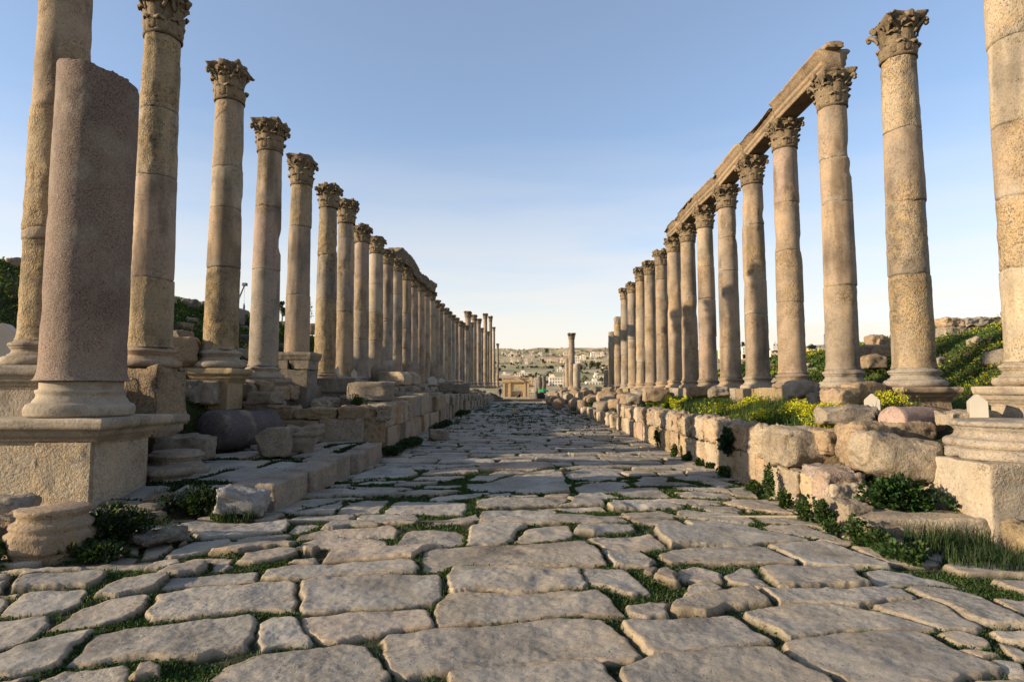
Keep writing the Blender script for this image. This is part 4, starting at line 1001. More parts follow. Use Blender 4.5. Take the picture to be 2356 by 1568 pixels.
# things lying on and by the raised pavement
def drum(name, label, cat, p0, p1, r, seed, tint=SAND, mat=None, group=None, rough=.012, pit=.5):
    """a fallen column drum from centre p0 to centre p1"""
    p0, p1 = np.array(p0, float), np.array(p1, float); ax = p1 - p0; L = np.linalg.norm(ax)
    pr = densify([(r * .93, 0), (r, .035), (r * .985, L - .04), (r * .90, L)], .08); V, F = lathe(pr, 44)
    off = seed * 3.0; nr = V.copy(); nr[:, 2] = 0; nr /= np.maximum(np.linalg.norm(nr, axis=1, keepdims=True), 1e-6)
    V = V + nr * (fbm(V + off, 2.5, 4, seed) * rough * 2 - .16 * np.maximum(fbm(V + off, 1.6, 3, seed + 2) - .2, 0))[:, None]; V[:, 2] += fbm(V + off, 4, 3, seed + 4) * rough * 1.5
    q = Vector(ax).to_track_quat('Z', 'Y').to_matrix(); V = V @ np.array(q).T
    zmin = V[:, 2].min(); m = MB(); m.add(V - np.array([0, 0, zmin]), F, tint, pit)
    o = obj(name, m, mat or M_STONE, None, (p0[0], p0[1], p0[2] + zmin)); return tag(o, label, cat, group)
drum('granite_drum', 'dark purple granite column drum lying on the raised pavement', 'column drum', (-6.72, 13.15, .83), (-6.15, 14.9, .80), .45, 601, (.088, .074, .070), M_GRAN, rough=.006)
rock_thing('cube_block', 'small squared cube of pitted stone in front of the moulded block on the pavement', 'stone block', -5.05, 12.45, .36, (.62, .55, .56), 602, .12, tint=GREY, pit=.6, rnd=.05, rough=.02, cuts=2)
mbk = thing('moulded_block', 'upturned block with mouldings behind the small cube on the pavement', 'stone block', (-4.75, 13.2, .36), None, .1)
V, F = sqlathe(densify([(-.08, 0), (-.05, .15), (0, .25), (0, .36), (.05, .40), (.06, .46), (.03, .50), (.06, .56), (.05, .62)], .03), .36, .28, 14); m = MB(); m.add(erode(V, .04, 3.5, 6, .15), F, GREY * .95, .4); obj('moulded_body', m, M_STONE, mbk)
def base_thing(name, label, x, y, z, r, h, seed, tint=GREY, octagon=False, flip=False):
    if octagon:
        pr = [(r * .86, 0), (r * .92, h * .20), (r * .96, h * .22), (r, h * .25), (r, h * .52), (r * .93, h * .56), (r * .88, h * .60), (r * .93, h * .66), (r * .90, h * .72), (r * .77, h * .78), (r * .76, h * .86), (r * .82, h * .9), (r * .82, h * .98), (r * .76, h)]
        V, F = lathe(densify(pr, .02), 72)
        a = np.arctan2(V[:, 1], V[:, 0]); rr = np.hypot(V[:, 0], V[:, 1]); k = np.clip((h * .60 - V[:, 2]) / (h * .08), 0, 1) * .8
        oc = np.cos(PI / 8) / np.cos((a + .3) % (PI / 4) - PI / 8) * 1.03; V[:, 0] *= 1 + (oc - 1) * k; V[:, 1] *= 1 + (oc - 1) * k
        V = erode(V, .012, 6, seed, .06)
    else:
        V, F = attic(r / 1.35, h, 60, seed, .02)
        if flip: V[:, 2] = h - V[:, 2]; F = [f[:, ::-1] for f in F]
    m = MB(); m.add(V, F, tint, .4); return tag(obj(name, m, M_STONE, None, (x, y, z)), label, 'column base')
base_thing('moulded_drum', 'round moulded column base with faceted lower half standing alone at lower left', -4.86, 6.36, .0, .40, .53, 610, SAND * .9, True)
base_thing('moulded_drum', 'larger fallen column base lying behind the great pedestal in shade', -5.85, 10.35, .30, .47, .40, 611, GREY * .9)
base_thing('moulded_drum', 'smaller broken base tucked against the side of the great pedestal', -5.62, 9.65, .18, .36, .34, 612, GREY * .85, flip=True)
rock_thing('flat_block', 'flat squared block lying on the pavement behind the fallen bases', 'stone block', -6.3, 11.5, .40, (.95, .6, .42), 613, -.1, tint=GREY * .95, cuts=2)
rock_thing('flat_block', 'thin slab resting under the broken base by the great pedestal', 'stone block', -5.5, 9.55, .02, (.75, .5, .17), 614, .3, tint=GREY * .9, cuts=2)
rock_thing('white_rock', 'small white angular rock lying against the kerb on the left', 'rock', -3.74, 8.2, .05, (.60, .42, .30), 615, .25, (.1, .15), tint=(.50, .49, .46), pit=.3, rnd=.04, cuts=5)
rock_thing('rubble_block', 'rough broken block at the foot of the great pedestal corner', 'rock', -5.25, 8.25, -.04, (.85, .7, .22), 616, .2, tint=GREY * .9, cuts=4)
rock_thing('squared_block', 'squared grey block on the far left behind the great pedestal', 'stone block', -8.35, 9.75, 1.0, (1.2, .8, 1.05), 617, .05, tint=GREY * .9, rnd=.04, cuts=1)
for k, (x, y, d, l) in enumerate(((-5.75, 6.95, (.45, .4, .30), 'rough brown rock behind the lone round base at lower left'), (-5.95, 6.4, (.5, .4, .32), 'dark rubble rock at the left edge beside the lone round base'), (-6.15, 7.35, (.6, .5, .42), 'pale rubble rock leaning on the left face of the great pedestal'))):
    rock_thing('rubble_rock', l, 'rock', x, y, .0, d, 620 + k, k, tint=[BRN, DGREY, GREY][k], cuts=5)
VR = [(330, 1190, .45), (372, 1160, .5), (420, 1128, .6), (345, 1240, .4), (392, 1232, .35), (300, 1180, .4), (452, 1100, .5), (405, 1085, .45), (310, 1150, .35), (360, 1130, .4), (20, 1215, .45), (10, 1165, .4), (60, 1195, .3), (255, 1200, .35)]
for k, (px, py, s_) in enumerate(VR):
    x, y = gnd(px, py, .12 if px > 250 else .0)
    rock_thing('rubble_slab', 'broken flat piece of stone lying about the foot of the great pedestal', 'stone', x, y, .04 if px > 250 else .0, (s_, s_ * .7, s_ * rnd.uniform(.22, .5)), 670 + k, rnd.uniform(0, 3), (rnd.uniform(-.1, .1), rnd.uniform(-.1, .1)), rnd.choice([GREY, DGREY, SAND * .85]), .5, .05, .03, 4, 12, 'broken stones round the great pedestal')
# blocks between the left columns and on the terrace
LB = [(432, 930, 13.6, (.55, .4, .5), 'squared block standing between the two-step plinth and the patched column'), (470, 932, 13.9, (.6, .45, .5), 'dark block beside the two-step plinth of the left row'), (572, 925, 15.2, (.5, .5, .42), 'rounded rock below the cracked column'),
      (598, 921, 15.4, (.5, .5, .42), 'second rounded rock below the cracked column, nearer the pier'), (610, 932, 15.0, (.7, .5, .3), 'low rubble lump in front of the cracked column plinth'), (403, 828, 15.5, (.8, .6, .7), 'large grey boulder behind the patched left column'),
      (420, 850, 14.0, (.6, .5, .7), 'dark boulder right behind the eroded pedestal'), (858, 925, 18.4, (1.5, .6, .55), 'long grey block lying on the terrace right of the grooved block'), (912, 889, 26.5, (1.3, .8, .6), 'big white broken block on the left terrace'),
      (940, 886, 29.5, (1.0, .7, .6), 'grey block beside the big white broken block'), (880, 884, 27.5, (.9, .6, .8), 'rough dark block leaning among the left columns'), (1024, 901, 34, (.9, .7, .5), 'grey boulder on the edge of the left street wall'),
      (1060, 905, 42, (1.1, .8, .6), 'rounded block at the far end of the left terrace')]
for k, (px, py, Y, d, l) in enumerate(LB):
    x, y, z = at(px, py, Y); rock_thing('terrace_block', l, 'stone block', x, y, max(z, gzs(x, y) - .05), d, 640 + k, rnd.uniform(-.4, .4), tint=(PALE if 'white' in l else rnd.choice([GREY, DGREY, SAND * .85])), cuts=4)
for k, (px, l) in enumerate(((969, 'short broken shaft standing at the left wall corner'), (981, 'second short broken shaft beside the left wall corner'))):
    x, y, z = at(px, 960, 31.1 + k * .5); v, F = lathe(densify([(.30, 0), (.30, .1), (.24, .14), (.22, 1.0), (.20, 1.02)], .08), 28); m = MB(); m.add(erode(v, .02, 4, k), F, GREY, .4); tag(obj('broken_shaft', m, M_STONE, None, (-4.05 + k * .05, y, 0)), l, 'column drum')
rock_thing('street_block', 'single pale block lying on the street edge below the left walls', 'stone block', -2.75, 20.3, .0, (.6, .4, .35), 660, .2, tint=GREY, cuts=2)
rock_thing('street_stone', 'round white stone lying alone on the street', 'rock', *gnd(1185, 952, .05), .05, (.45, .4, .36), 661, 0, tint=PALE, rnd=.14, cuts=3)
# right-hand side, near
def rt(px, py, Y, d, l, seed, tint=PALE, cuts=4, rnd_=.08, rz=0, pit=.4, name='boulder', cat='boulder', zoff=0, rot=(0, 0), rough=.03, n=16, cd=.2):
    x, y, z = at(px, py, Y); return rock_thing(name, l, cat, x, y, z + zoff, d, seed, rz, rot, tint, pit, rnd_, rough, cuts, n, cd=cd)
rt(1838, 1076, 9.75, (.85, .72, .58), 'big rounded end block of the upper course on the right kerb wall', 701, PALE * .95, 5, .16, .15, .5, 'coping_boulder')
rt(1908, 1129, 8.95, (.60, .42, .36), 'pinkish squared block set on the low end of the right kerb wall', 702, (.47, .39, .33), 2, .03, .12, .2, 'pink_block', 'stone block', -.03)
rt(1910, 1050, 9.5, (.52, .5, .38), 'small rounded rock right of the big rounded end block', 703, SAND, 4, .12, .3, .6)
rt(2056, 1112, 8.3, (1.12, .6, .58), 'largest cream boulder sloping down beside the squared pedestal', 704, PALE * .92, 7, .40, -.12, .5, rot=(0, .16), n=24)
rt(1990, 1078, 8.9, (.62, .5, .62), 'lumpy upright rock behind the largest cream boulder', 705, SAND, 5, .12, .2, .7)
rt(2085, 1032, 9.35, (.62, .5, .36), 'brown-stained block under the pink granite drum', 706, BRN * 1.1, 3, .05, .1, .5, 'stained_block', 'stone block')
rt(1944, 984, 10.4, (.85, .55, .30), 'long dark-ended block lying on the flowered terrace', 707, GREY, 3, .05, -.05, .5, 'long_block', 'stone block')
drum('pink_drum', 'short pink stone drum lying before the right-hand moulded pedestal', 'column drum', (at(2048, 970, 9.45)), at(2146, 972, 9.75), .235, 708, (.44, .32, .27), rough=.015, pit=.3)
rt(2092, 1236, 7.45, (1.45, .55, .27), 'long low kerb block lying at the foot of the green bush', 709, PALE * .95, 2, .05, -.06, .4, 'kerb_block', 'stone block', -.04)
rt(1952, 1215, 7.75, (.42, .5, .34), 'squat broken block ending the right kerb wall', 710, PALE * .9, 4, .06, 0, .6, 'broken_block', 'stone block', -.05)
rt(1932, 1140, 8.35, (.55, .5, .62), 'crumbling pinkish block at the near end of the right kerb wall', 711, (.44, .35, .29), 4, .05, 0, .8, 'crumbling_block', 'stone block', -.35)
rt(2366, 1285, 6.6, (.34, .34, .36), 'orange-brown rock at the right edge of the picture', 712, OCH, 4, .1, 0, .5)
rt(2230, 985, 8.9, (.8, .5, .2), 'flat slab between the two pedestals at right', 713, PALE, 3, .05, 0, .5, 'flat_slab', 'stone block')
rt(1940, 950, 11.3, (.6, .5, .42), 'pointed rock in front of the near-end beam column', 714, SAND, 5, .1, .3)
rt(1985, 960, 11.5, (.7, .5, .62), 'tall rock leaning between the long step and the moulded pedestal', 715, SAND * .95, 5, .08, .2, .6)
rt(1845, 920, 12.6, (.62, .45, .34), 'rounded boulder below the second beam column', 716, GREY * 1.1, 4, .14, .1)
rt(1892, 945, 12.0, (.5, .4, .3), 'dark boulder half hidden in flowers below the near-end beam column', 717, GREY, 4, .14, .1)
rt(1655, 916, 16, (.5, .4, .28), 'grey boulder in the flowers before the third beam column', 718, GREY, 4, .12)
rt(1605, 915, 18, (.6, .4, .3), 'broad boulder in the flowers before the fifth beam column', 719, SAND, 4, .12)
rt(1510, 925, 22, (.85, .6, .48), 'large upright block at the far end of the flowered terrace', 720, SAND, 3, .06, 0, .5)
rt(1460, 931, 24, (.6, .5, .38), 'round grey boulder left of the large upright block', 721, GREY, 5, .2)
for k, (px, py, Y, d) in enumerate(((2008, 850, 19, (.65, .5, .42)), (2035, 825, 20, (.7, .5, .38)), (2000, 822, 20.5, (.6, .5, .36)), (2042, 806, 21, (.6, .5, .36)), (2015, 800, 21.3, (.55, .5, .4)))):
    rt(px, py, Y, d, 'heaped boulder on the slope between the last two right columns', 730 + k, SAND * (.85 + .06 * k), 4, .12); COL.objects[-1]['group'] = 'boulders heaped on the right slope'
# ruined wall on the crest of the right bank
wall('crest_wall', 'ruined wall of big rounded blocks on the crest of the right bank', 23.2, 15.9, 23.5, [.38, .36], 33, .6, (.5, 1.0), (SAND, OCH * .9, GREY), (.09, .12), 'x', z0=3.68, wob=.08, rough=.035, cuts=2, drop=.12)
# fallen drums and rubble farther down on the right
DR = [(1264, 921, 1277, 921, 49, .42, 'round-ended drum at the left tip of the rubble heap'), (1282, 931, 1289, 925, 45, .42, 'wide drum showing its dark end to the street'), (1318, 932, 1328, 925, 44, .42, 'hollow cut drum standing at the front of the rubble'),
      (1352, 925, 1362, 917, 44, .42, 'broken drum behind the cut drum'), (1338, 908, 1352, 902, 52, .42, 'pale drum on top of the rubble heap'), (1384, 913, 1398, 920, 40, .42, 'large drum lying end-on below the stump'), (1342, 899, 1352, 905, 58, .42, 'drum leaning at the back of the rubble heap'),
      (1320, 905, 1334, 903, 55, .42, 'slim drum lying across the top of the rubble'), (1300, 918, 1312, 915, 50, .42, 'grey drum in the middle of the rubble')]
for k, (a, b, c, d, Y, r, l) in enumerate(DR):
    p0 = np.array(at(a, b, Y)); p1 = np.array(at(c, d, Y + (.8 if k % 2 else -.6))); drum('fallen_drum', l, 'column drum', p0, p1, r, 750 + k, rnd.choice([SAND, GREY, PALE * .9]), group='fallen drums right of the street')
m_ = MB(); v, F = lathe(densify([(.45, 0), (.45, .8), (.40, .84)], .1), 36); m_.add(erode(v, .02, 3, 7), F, BRN, .5); x, y, z = at(1341, 936, 43); tag(obj('upright_drum', m_, M_STONE, None, (x, y, .1)), 'short brown drum standing upright among the rubble', 'column drum')
rg = random.Random(5)
for k in range(120):
    Y = rg.uniform(26, 88); X = rg.uniform(4.6, 6.9) if Y > 30 else rg.uniform(5.2, 6.6); s = rg.uniform(.35, .95)
    if Y > 60: X -= rg.uniform(0, 1.8)
    rock_thing('rubble_rock', 'tumbled stone in the long rubble heap right of the street', 'rock', X, Y, gzs(X, Y) - .08 + (rg.uniform(0, .35) if Y > 38 else 0), (s * rg.uniform(1, 1.6), s, s * rg.uniform(.6, 1)), 800 + k, rg.uniform(0, 3), tint=rg.choice([SAND, GREY, PALE * .95, BRN]), rnd=.14, rough=.05, cuts=4, n=7, group='rubble right of the street')
for k in range(60):
    Y = rg.uniform(22, 90); X = rg.uniform(-6.7, -4.9); s = rg.uniform(.3, .75)
    rock_thing('rubble_rock', 'tumbled grey stone on the left terrace between wall and columns', 'rock', X, Y, gzs(X, Y) - .08, (s * rg.uniform(1, 1.6), s, s * rg.uniform(.6, 1)), 950 + k, rg.uniform(0, 3), tint=rg.choice([GREY, DGREY, SAND * .85]), rnd=.12, rough=.05, cuts=4, n=7, group='rubble on the left terrace')
for k in range(75):
    Y = rg.uniform(17, 52); X = -rg.uniform(9.0, 21); s = rg.uniform(.35, 1.2)
    rock_thing('hillside_rock', 'grey rock lying in the grass of the left hillside', 'rock', X, Y, gzs(X, Y) - .15 * s, (s * rg.uniform(1, 1.7), s, s * rg.uniform(.6, .9)), 1050 + k, rg.uniform(0, 3), tint=rg.choice([GREY, DGREY, SAND * .8]), rnd=.16, rough=.06, cuts=4, n=8, group='rocks on the left hillside')
for k in range(26):
    Y = rg.uniform(16, 50); X = rg.uniform(9.2, 19); s = rg.uniform(.25, .6)
    rock_thing('hillside_rock', 'sandy rock lying in the greenery of the right bank', 'rock', X, Y, gzs(X, Y) - .15 * s, (s * rg.uniform(1, 1.7), s, s * rg.uniform(.6, .9)), 1150 + k, rg.uniform(0, 3), tint=rg.choice([GREY, PALE * .9, SAND]), rnd=.16, rough=.06, cuts=4, n=8, group='rocks on the right bank')
# ---- cream floodlight housings with pointed tops
def flood(x, y, z, w, h, d, rz, label):
    t = thing('floodlight_box', label, 'floodlight', (x, y, z), 'cream floodlight housings by the columns', rz)
    P = [(-w / 2, 0), (w / 2, 0), (w / 2, h * .70), (w * .05, h), (-w * .05, h), (-w / 2, h * .70)]
    bm = bmesh.new(); lo = [bm.verts.new((x_, -d / 2, z_)) for x_, z_ in P]; hi = [bm.verts.new((x_, d / 2, z_)) for x_, z_ in P]; n = len(P)
    bm.faces.new(lo); bm.faces.new(hi[::-1])
    for i in range(n): bm.faces.new((lo[i], hi[i], hi[(i + 1) % n], lo[(i + 1) % n])[::-1])
    bmesh.ops.recalc_face_normals(bm, faces=bm.faces); bmesh.ops.bevel(bm, geom=bm.edges[:], offset=.008, segments=2, affect='EDGES')
    me = bpy.data.meshes.new('housing'); bm.to_mesh(me); bm.free(); obj('housing', me, M_BOX, t, (0, 0, .03))
    V, F = rock((w * .8, d * .8, .05), 3, 3, .005, 0); m = MB(); m.add(V, F); obj('foot_plate', m, M_STEEL, t, (0, 0, -.015))
for px, py, Y, w, h, l in ((8, 842, 9.75, .42, .66, 'grey-looking floodlight housing at the left edge above the squared block'), (775, 868, 23.6, .14, .42, 'thin floodlight housing at the foot of the slim grey column'), (813.5, 878, 24.5, .24, .48, 'floodlight housing before the pinkish left column'),
                           (995, 886, 36, .5, .5, 'wider floodlight housing beside its twin on the left terrace'), (1016, 888, 36.5, .34, .45, 'narrower floodlight housing right of its twin on the left terrace'), (2008, 958, 10.55, .24, .36, 'cream floodlight housing left of the single right column pedestal'), (2251, 968, 8.65, .21, .34, 'cream floodlight housing before the pedestal at the right edge')):
    x, y, z = at(px, py, Y); flood(x, y, z, w, h, .3, -.5 if px > 1200 else .35, l)
# ------------------------------------------------------------------ plants
def leaves(P, size, seed, base=(.035, .062, .014), var=.35, up=.5, aspect=.45, N=None):
    """one bent leaf (two quads) at every point; returns V, F, tint"""
    rg = np.random.RandomState(seed); n = len(P); s = (size if np.ndim(size) else np.full(n, size)) * rg.uniform(.6, 1.4, n)
    d = rg.normal(0, 1, (n, 3)); d[:, 2] = np.abs(d[:, 2]) * up + up * .6
    if N is not None: d = d * .6 + N * 1.0
    d /= np.linalg.norm(d, axis=1, keepdims=True)
    w = np.cross(d, rg.normal(0, 1, (n, 3))); w /= np.maximum(np.linalg.norm(w, axis=1, keepdims=True), 1e-6); nn = np.cross(d, w)
    s1 = s[:, None]; a = P; mid = P + d * s1 * .55 + nn * s1 * .10; tip = P + d * s1 + nn * s1 * -.05; hw = w * s1 * aspect * .5
    V = np.stack([a, mid - hw, tip, mid + hw], 1).reshape(-1, 3); F = np.arange(n * 4).reshape(n, 4)
    t = np.array(base)[None] * (1 + var * rg.normal(0, 1, (n, 1))) * np.stack([1 + .25 * rg.normal(0, 1, n), np.ones(n), 1 + .2 * rg.normal(0, 1, n)], 1)
    t = np.clip(t, .006, .5); return V, F, np.repeat(t, 4, 0)
def leafmesh(name, parts):
    V = np.concatenate([p[0] for p in parts]); o = np.cumsum([0] + [len(p[0]) for p in parts]); F = np.concatenate([p[1] + k for p, k in zip(parts, o)])
    return mesh(name, V, F, {'tint': np.concatenate([p[2] for p in parts])}, smooth=False)
def blades(P, h, seed, base=(.045, .075, .018), w=.007):
    rg = np.random.RandomState(seed); n = len(P); hh = h * rg.uniform(.5, 1.4, n); a = rg.uniform(0, 2 * PI, n); l = rg.uniform(.1, .9, n)
    dx, dy = np.cos(a), np.sin(a); up = np.stack([dx * l * .35, dy * l * .35, np.ones(n)], 1) * hh[:, None] * .6; tip = np.stack([dx * l, dy * l, 1 - .35 * l], 1) * hh[:, None]
    s = np.stack([-dy, dx, 0 * dx], 1) * w; V = np.stack([P - s, P + s, P + up + s * .7, P + tip, P + up - s * .7], 1).reshape(-1, 3)
    k = np.arange(n)[:, None] * 5; F = np.concatenate([k + [0, 1, 2, 4]]); F3 = k + [[4, 2, 3]]
    F3 = np.concatenate([F3, F3[:, 2:]], 1)
    t = np.clip(np.array(base)[None] * (1 + .35 * rg.normal(0, 1, (n, 1))) * np.stack([1 + .2 * rg.normal(0, 1, n), np.ones(n), np.ones(n)], 1), .006, .4)
    V2 = np.stack([P + up - s * .7, P + up + s * .7, P + tip + s * .1, P + tip - s * .1], 1).reshape(-1, 3); V1 = np.stack([P - s, P + s, P + up + s * .7, P + up - s * .7], 1).reshape(-1, 3)
    F = np.arange(n * 8).reshape(-1, 4); return np.concatenate([V1, V2]), F, np.concatenate([np.repeat(t, 4, 0)] * 2)
NR = np.random.RandomState(77)
# weeds rooted in the joints of the paving
def joint_weeds(X, Y, Z, n, lo, hi, sd, cl=.0):
    cm = sstep(-.35, .30, fbm2(X, Y, 1.1, 3, sd)) ** 1.3; w = Y ** cl * cm; w = w * ((Y > lo) & (Y < hi)); w /= w.sum()
    i = NR.choice(len(X), n, p=w); j = .010 * np.maximum(1, Y[i] / 7)[:, None]
    return np.stack([X[i], Y[i], Z[i]], 1) + NR.normal(0, 1, (n, 3)) * np.concatenate([j, j, j * 0], 1), Y[i]
P1, y1 = joint_weeds(JX, JY, JZ, 160000, 2.8, 12, 101, 1.0)
P2, y2 = joint_weeds(JX, JY, JZ, 42000, 12, 70, 102, 1.4)
P3, y3 = joint_weeds(JX2, JY2, JZ2, 34000, 8, 16, 103, .5)
Pb, yb = joint_weeds(JX, JY, JZ, 9000, 2.8, 14, 104, 1.0)
G = leafmesh('weeds', [leaves(P1, .032 * np.clip(y1 / 7, .8, 1.6), 1, (.036, .064, .013), up=.6, aspect=.5), leaves(P2, .055 * np.clip(y2 / 18, .8, 2), 2, (.034, .056, .015), up=.6, aspect=.5), leaves(P3, .075, 3, (.022, .040, .010), up=.8), blades(Pb, .055, 4, w=.0035)])
stuff(obj('weeds', G, M_LEAF), 'low green weeds growing in the joints of the paving stones', 'weeds')

def surf(n, fx, fy, dens=None, sd=0, lift=0.0):
    """n points over the ground, kept where dens says"""
    X, Y = fx(NR.rand(n * 3)), fy(NR.rand(n * 3))
    if dens is not None: k = NR.rand(n * 3) < dens(X, Y); X, Y = X[k], Y[k]
    X, Y = X[:n], Y[:n]; return np.stack([X, Y, gz(X, Y) + lift], 1)
U = lambda a, b: (lambda r: a + (b - a) * r)
def meadow(name, label, n, fx, fy, dens, seed, hgt, size, flower=0.0, base=(.034, .062, .014), fcol=(.52, .40, .02), fsize=.035):
    """herbs: leaves spread through a layer of uneven height, flower heads on top"""
    P = surf(n, fx, fy, dens, seed); hh = hgt * np.clip(.55 + .9 * fbm2(P[:, 0], P[:, 1], .8, 3, seed), .15, 1.4); q = NR.rand(len(P)) ** .75
    sz = size * np.clip(P[:, 1] / 14, .8, 3)
    P[:, 2] += hh * q; parts = [leaves(P, sz, seed, base, up=.5)]
    parts.append(blades(np.concatenate([P[:len(P) // 6, :2], (P[:len(P) // 6, 2] - hh[:len(P) // 6] * q[:len(P) // 6])[:, None]], 1), hgt * .8, seed + 5, (.05, .085, .02), .006))
    if flower:
        m = int(n * flower); F_ = surf(m, fx, fy, lambda x, y: (dens(x, y) if dens else 1) * sstep(-.15, .25, fbm2(x, y, .5, 3, seed + 7)), seed)
        F_[:, 2] += hgt * np.clip(.55 + .9 * fbm2(F_[:, 0], F_[:, 1], .8, 3, seed), .15, 1.4) * NR.uniform(.8, 1.2, len(F_))
        cl = np.repeat(F_, 4, 0) + NR.normal(0, .016, (len(F_) * 4, 3)) * np.clip(np.repeat(F_[:, 1:2], 4, 0) / 14, .8, 3); parts.append(leaves(cl, fsize * np.clip(cl[:, 1] / 14, .8, 3), seed + 9, fcol, .18, up=.3, aspect=.9))
    return stuff(obj(name, leafmesh(name, parts), M_LEAF), label, 'plants')
# mustard in flower on the right terrace
meadow('wildflowers', 'mass of yellow mustard flowers and leaves on the right terrace', 60000, U(4.8, 6.9), U(10.3, 25), lambda x, y: sstep(-.6, -.1, fbm2(x, y, .6, 2, 301)) * (1 - .6 * sstep(6.2, 6.9, x)) * np.clip(1.3 - (y - 10) / 22, .3, 1), 11, .56, .050, .19, (.05, .085, .016), (.62, .47, .02))
meadow('bank_plants', 'green and yellow-flowered plants covering the right bank', 70000, U(8.3, 19), U(9.5, 46), lambda x, y: np.clip(1.2 - (y - 12) / 34, .15, 1) * (.25 + .75 * sstep(-.3, .1, fbm2(x, y, .5, 3, 303))), 12, .34, .065, .09, (.085, .125, .024))
meadow('hillside_plants', 'dark green plants and grass on the left hillside', 75000, U(-22, -8.0), U(14, 60), lambda x, y: np.clip(1.2 - (y - 14) / 40, .2, 1) * (.2 + .8 * sstep(-.3, .1, fbm2(x, y, .4, 3, 305))), 13, .36, .085, .03, (.055, .085, .018), (.30, .27, .03), .05)
meadow('terrace_grass', 'grass and weeds between the stones of the left terrace', 16000, U(-7.0, -4.9), U(16.8, 45), lambda x, y: sstep(-.2, .15, fbm2(x, y, .6, 3, 307)), 14, .17, .05)
meadow('verge_grass', 'grass between the rubble right of the far street', 16000, U(4.5, 6.6), U(24, 80), lambda x, y: sstep(-.2, .15, fbm2(x, y, .5, 3, 309)), 15, .2, .045)
meadow('corner_grass', 'rough grass and herbs round the foot of the squared pedestal', 16000, U(4.2, 7.4), U(5.8, 9.2), lambda x, y: sstep(-.25, .1, fbm2(x, y, 1.1, 3, 311)) * (1 - (x > 5.4) * (x < 6.9) * (y > 7.05)), 16, .15, .05, .01)

meadow('corner_weeds', 'trailing green weeds round the lone round base and the great pedestal', 9000, U(-5.9, -2.6), U(5.5, 8.5), lambda x, y: sstep(-.25, .1, fbm2(x, y, 1.0, 3, 313)) * np.clip(1.25 - (x + 5.2) / 2.4, 0, 1), 17, .16, .045, .012, (.028, .048, .012))
meadow('slope_grass', 'dark grass on the slope between the raised pavement and the left row', 14000, U(-7.9, -6.5), U(9.3, 16.5), None, 18, .22, .055, 0, (.026, .046, .012))
def bush(name, label, x, y, z, rx, ry, h, n, size, seed, base=(.03, .058, .013), flower=0, cat='plant', group=None, lobes=9, fcol=(.5, .4, .03)):
    """a leafy plant: leaves over and inside several uneven lobes, on stems"""
    rg = np.random.RandomState(seed); t = thing(name, label, cat, (x, y, z), group); C = []; PP = []; NN = []
    for k in range(lobes):
        a = rg.uniform(0, 2 * PI); q = rg.uniform(0, .75); C.append((math.cos(a) * q * rx, math.sin(a) * q * ry, h * rg.uniform(.25, .72), rg.uniform(.28, .5)))
    for k in range(n):
        c = C[rg.randint(lobes)]; d = rg.normal(0, 1, 3); d /= np.linalg.norm(d); q = rg.uniform(.45, 1) ** .5
        PP.append((c[0] + d[0] * rx * c[3] * q, c[1] + d[1] * ry * c[3] * q, max(.01, c[2] + d[2] * h * c[3] * .8 * q))); NN.append(d)
    P = np.array(PP); parts = [leaves(P, size, seed, base, up=.3, aspect=.75, N=np.array(NN))]
    obj('foliage', leafmesh('foliage', parts), M_LEAF, t)
    m = MB()
    for c in C[:6]:
        V, F = tube([(0, 0, 0), (c[0] * .5, c[1] * .5, c[2] * .6), c[:3]], [.010, .008, .004], 5); m.add(V, F, (.05, .06, .02), 0)
    obj('stem', m.mesh('stem'), M_LEAF, t)
    if flower:
        i = rg.choice(len(P), flower); Q = P[i] + np.array([0, 0, h * .12]); Q = np.repeat(Q, 5, 0) + rg.normal(0, .012, (flower * 5, 3)); obj('blossom', leafmesh('blossom', [leaves(Q, .022, seed + 1, fcol, .15, aspect=.9)]), M_LEAF, t)
    return t
x, y, z = at(2075, 1186, 7.75); bush('mallow_bush', 'dense dark green leafy bush beside the squared pedestal at right', x, y, .05, .62, .26, .62, 3600, .062, 501, (.024, .052, .010), cat='bush', lobes=14)
x, y = gnd(262, 1262, .03); bush('flowering_bush', 'dark green bush with small yellow flowers beside the lone round base', x, y, .0, .60, .40, .46, 3200, .042, 502, (.020, .036, .010), 26, 'bush', lobes=12)
bush('flowering_bush', 'bright small plant with yellow tips in front of the lone round base', -5.3, 5.95, 0, .30, .2, .26, 900, .045, 503, (.034, .058, .014), 9, 'bush')
bush('flowering_bush', 'low dark plant right of the lone round base with stray yellow flowers', -4.35, 6.25, 0, .42, .26, .22, 1300, .042, 504, (.026, .044, .012), 8, 'bush')
bush('pavement_bush', 'light green small bush on top of the low left wall', -4.6, 17.0, 1.25, .30, .25, .34, 700, .05, 505, (.05, .075, .018), 0, 'bush')
bush('wall_foot_bush', 'dark bush at the corner of the low left wall end', -3.35, 15.75, .05, .62, .34, .20, 1500, .045, 506, (.018, .034, .010), 0, 'bush', lobes=12)
bush('wall_foot_bush', 'wide dark bush along the foot of the left street wall', -3.35, 18.2, .05, .30, 1.9, .20, 2000, .06, 507, (.018, .034, .010), 0, 'bush', lobes=14)
bush('wall_foot_bush', 'dark bush under the pale corner of the left street wall', -3.6, 27.5, .0, .3, 2.8, .24, 2000, .08, 508, (.018, .034, .010), 0, 'bush', lobes=14)
bush('wall_foot_bush', 'dark bush at the foot of the left wall uprights far down the street', -3.9, 40, .0, .35, 3.4, .26, 1600, .11, 509, (.018, .034, .010), 0, 'bush', lobes=14)
bush('dark_herb', 'leafy dark herb in shade in front of the white angular rock', -4.35, 8.35, .05, .55, .35, .34, 2000, .05, 510, (.020, .036, .010), 2, 'plant', lobes=12)
dd = lambda x, y: ((2100 + .55178 * x) / SRC, (1500 + .55178 * y) / SRC)
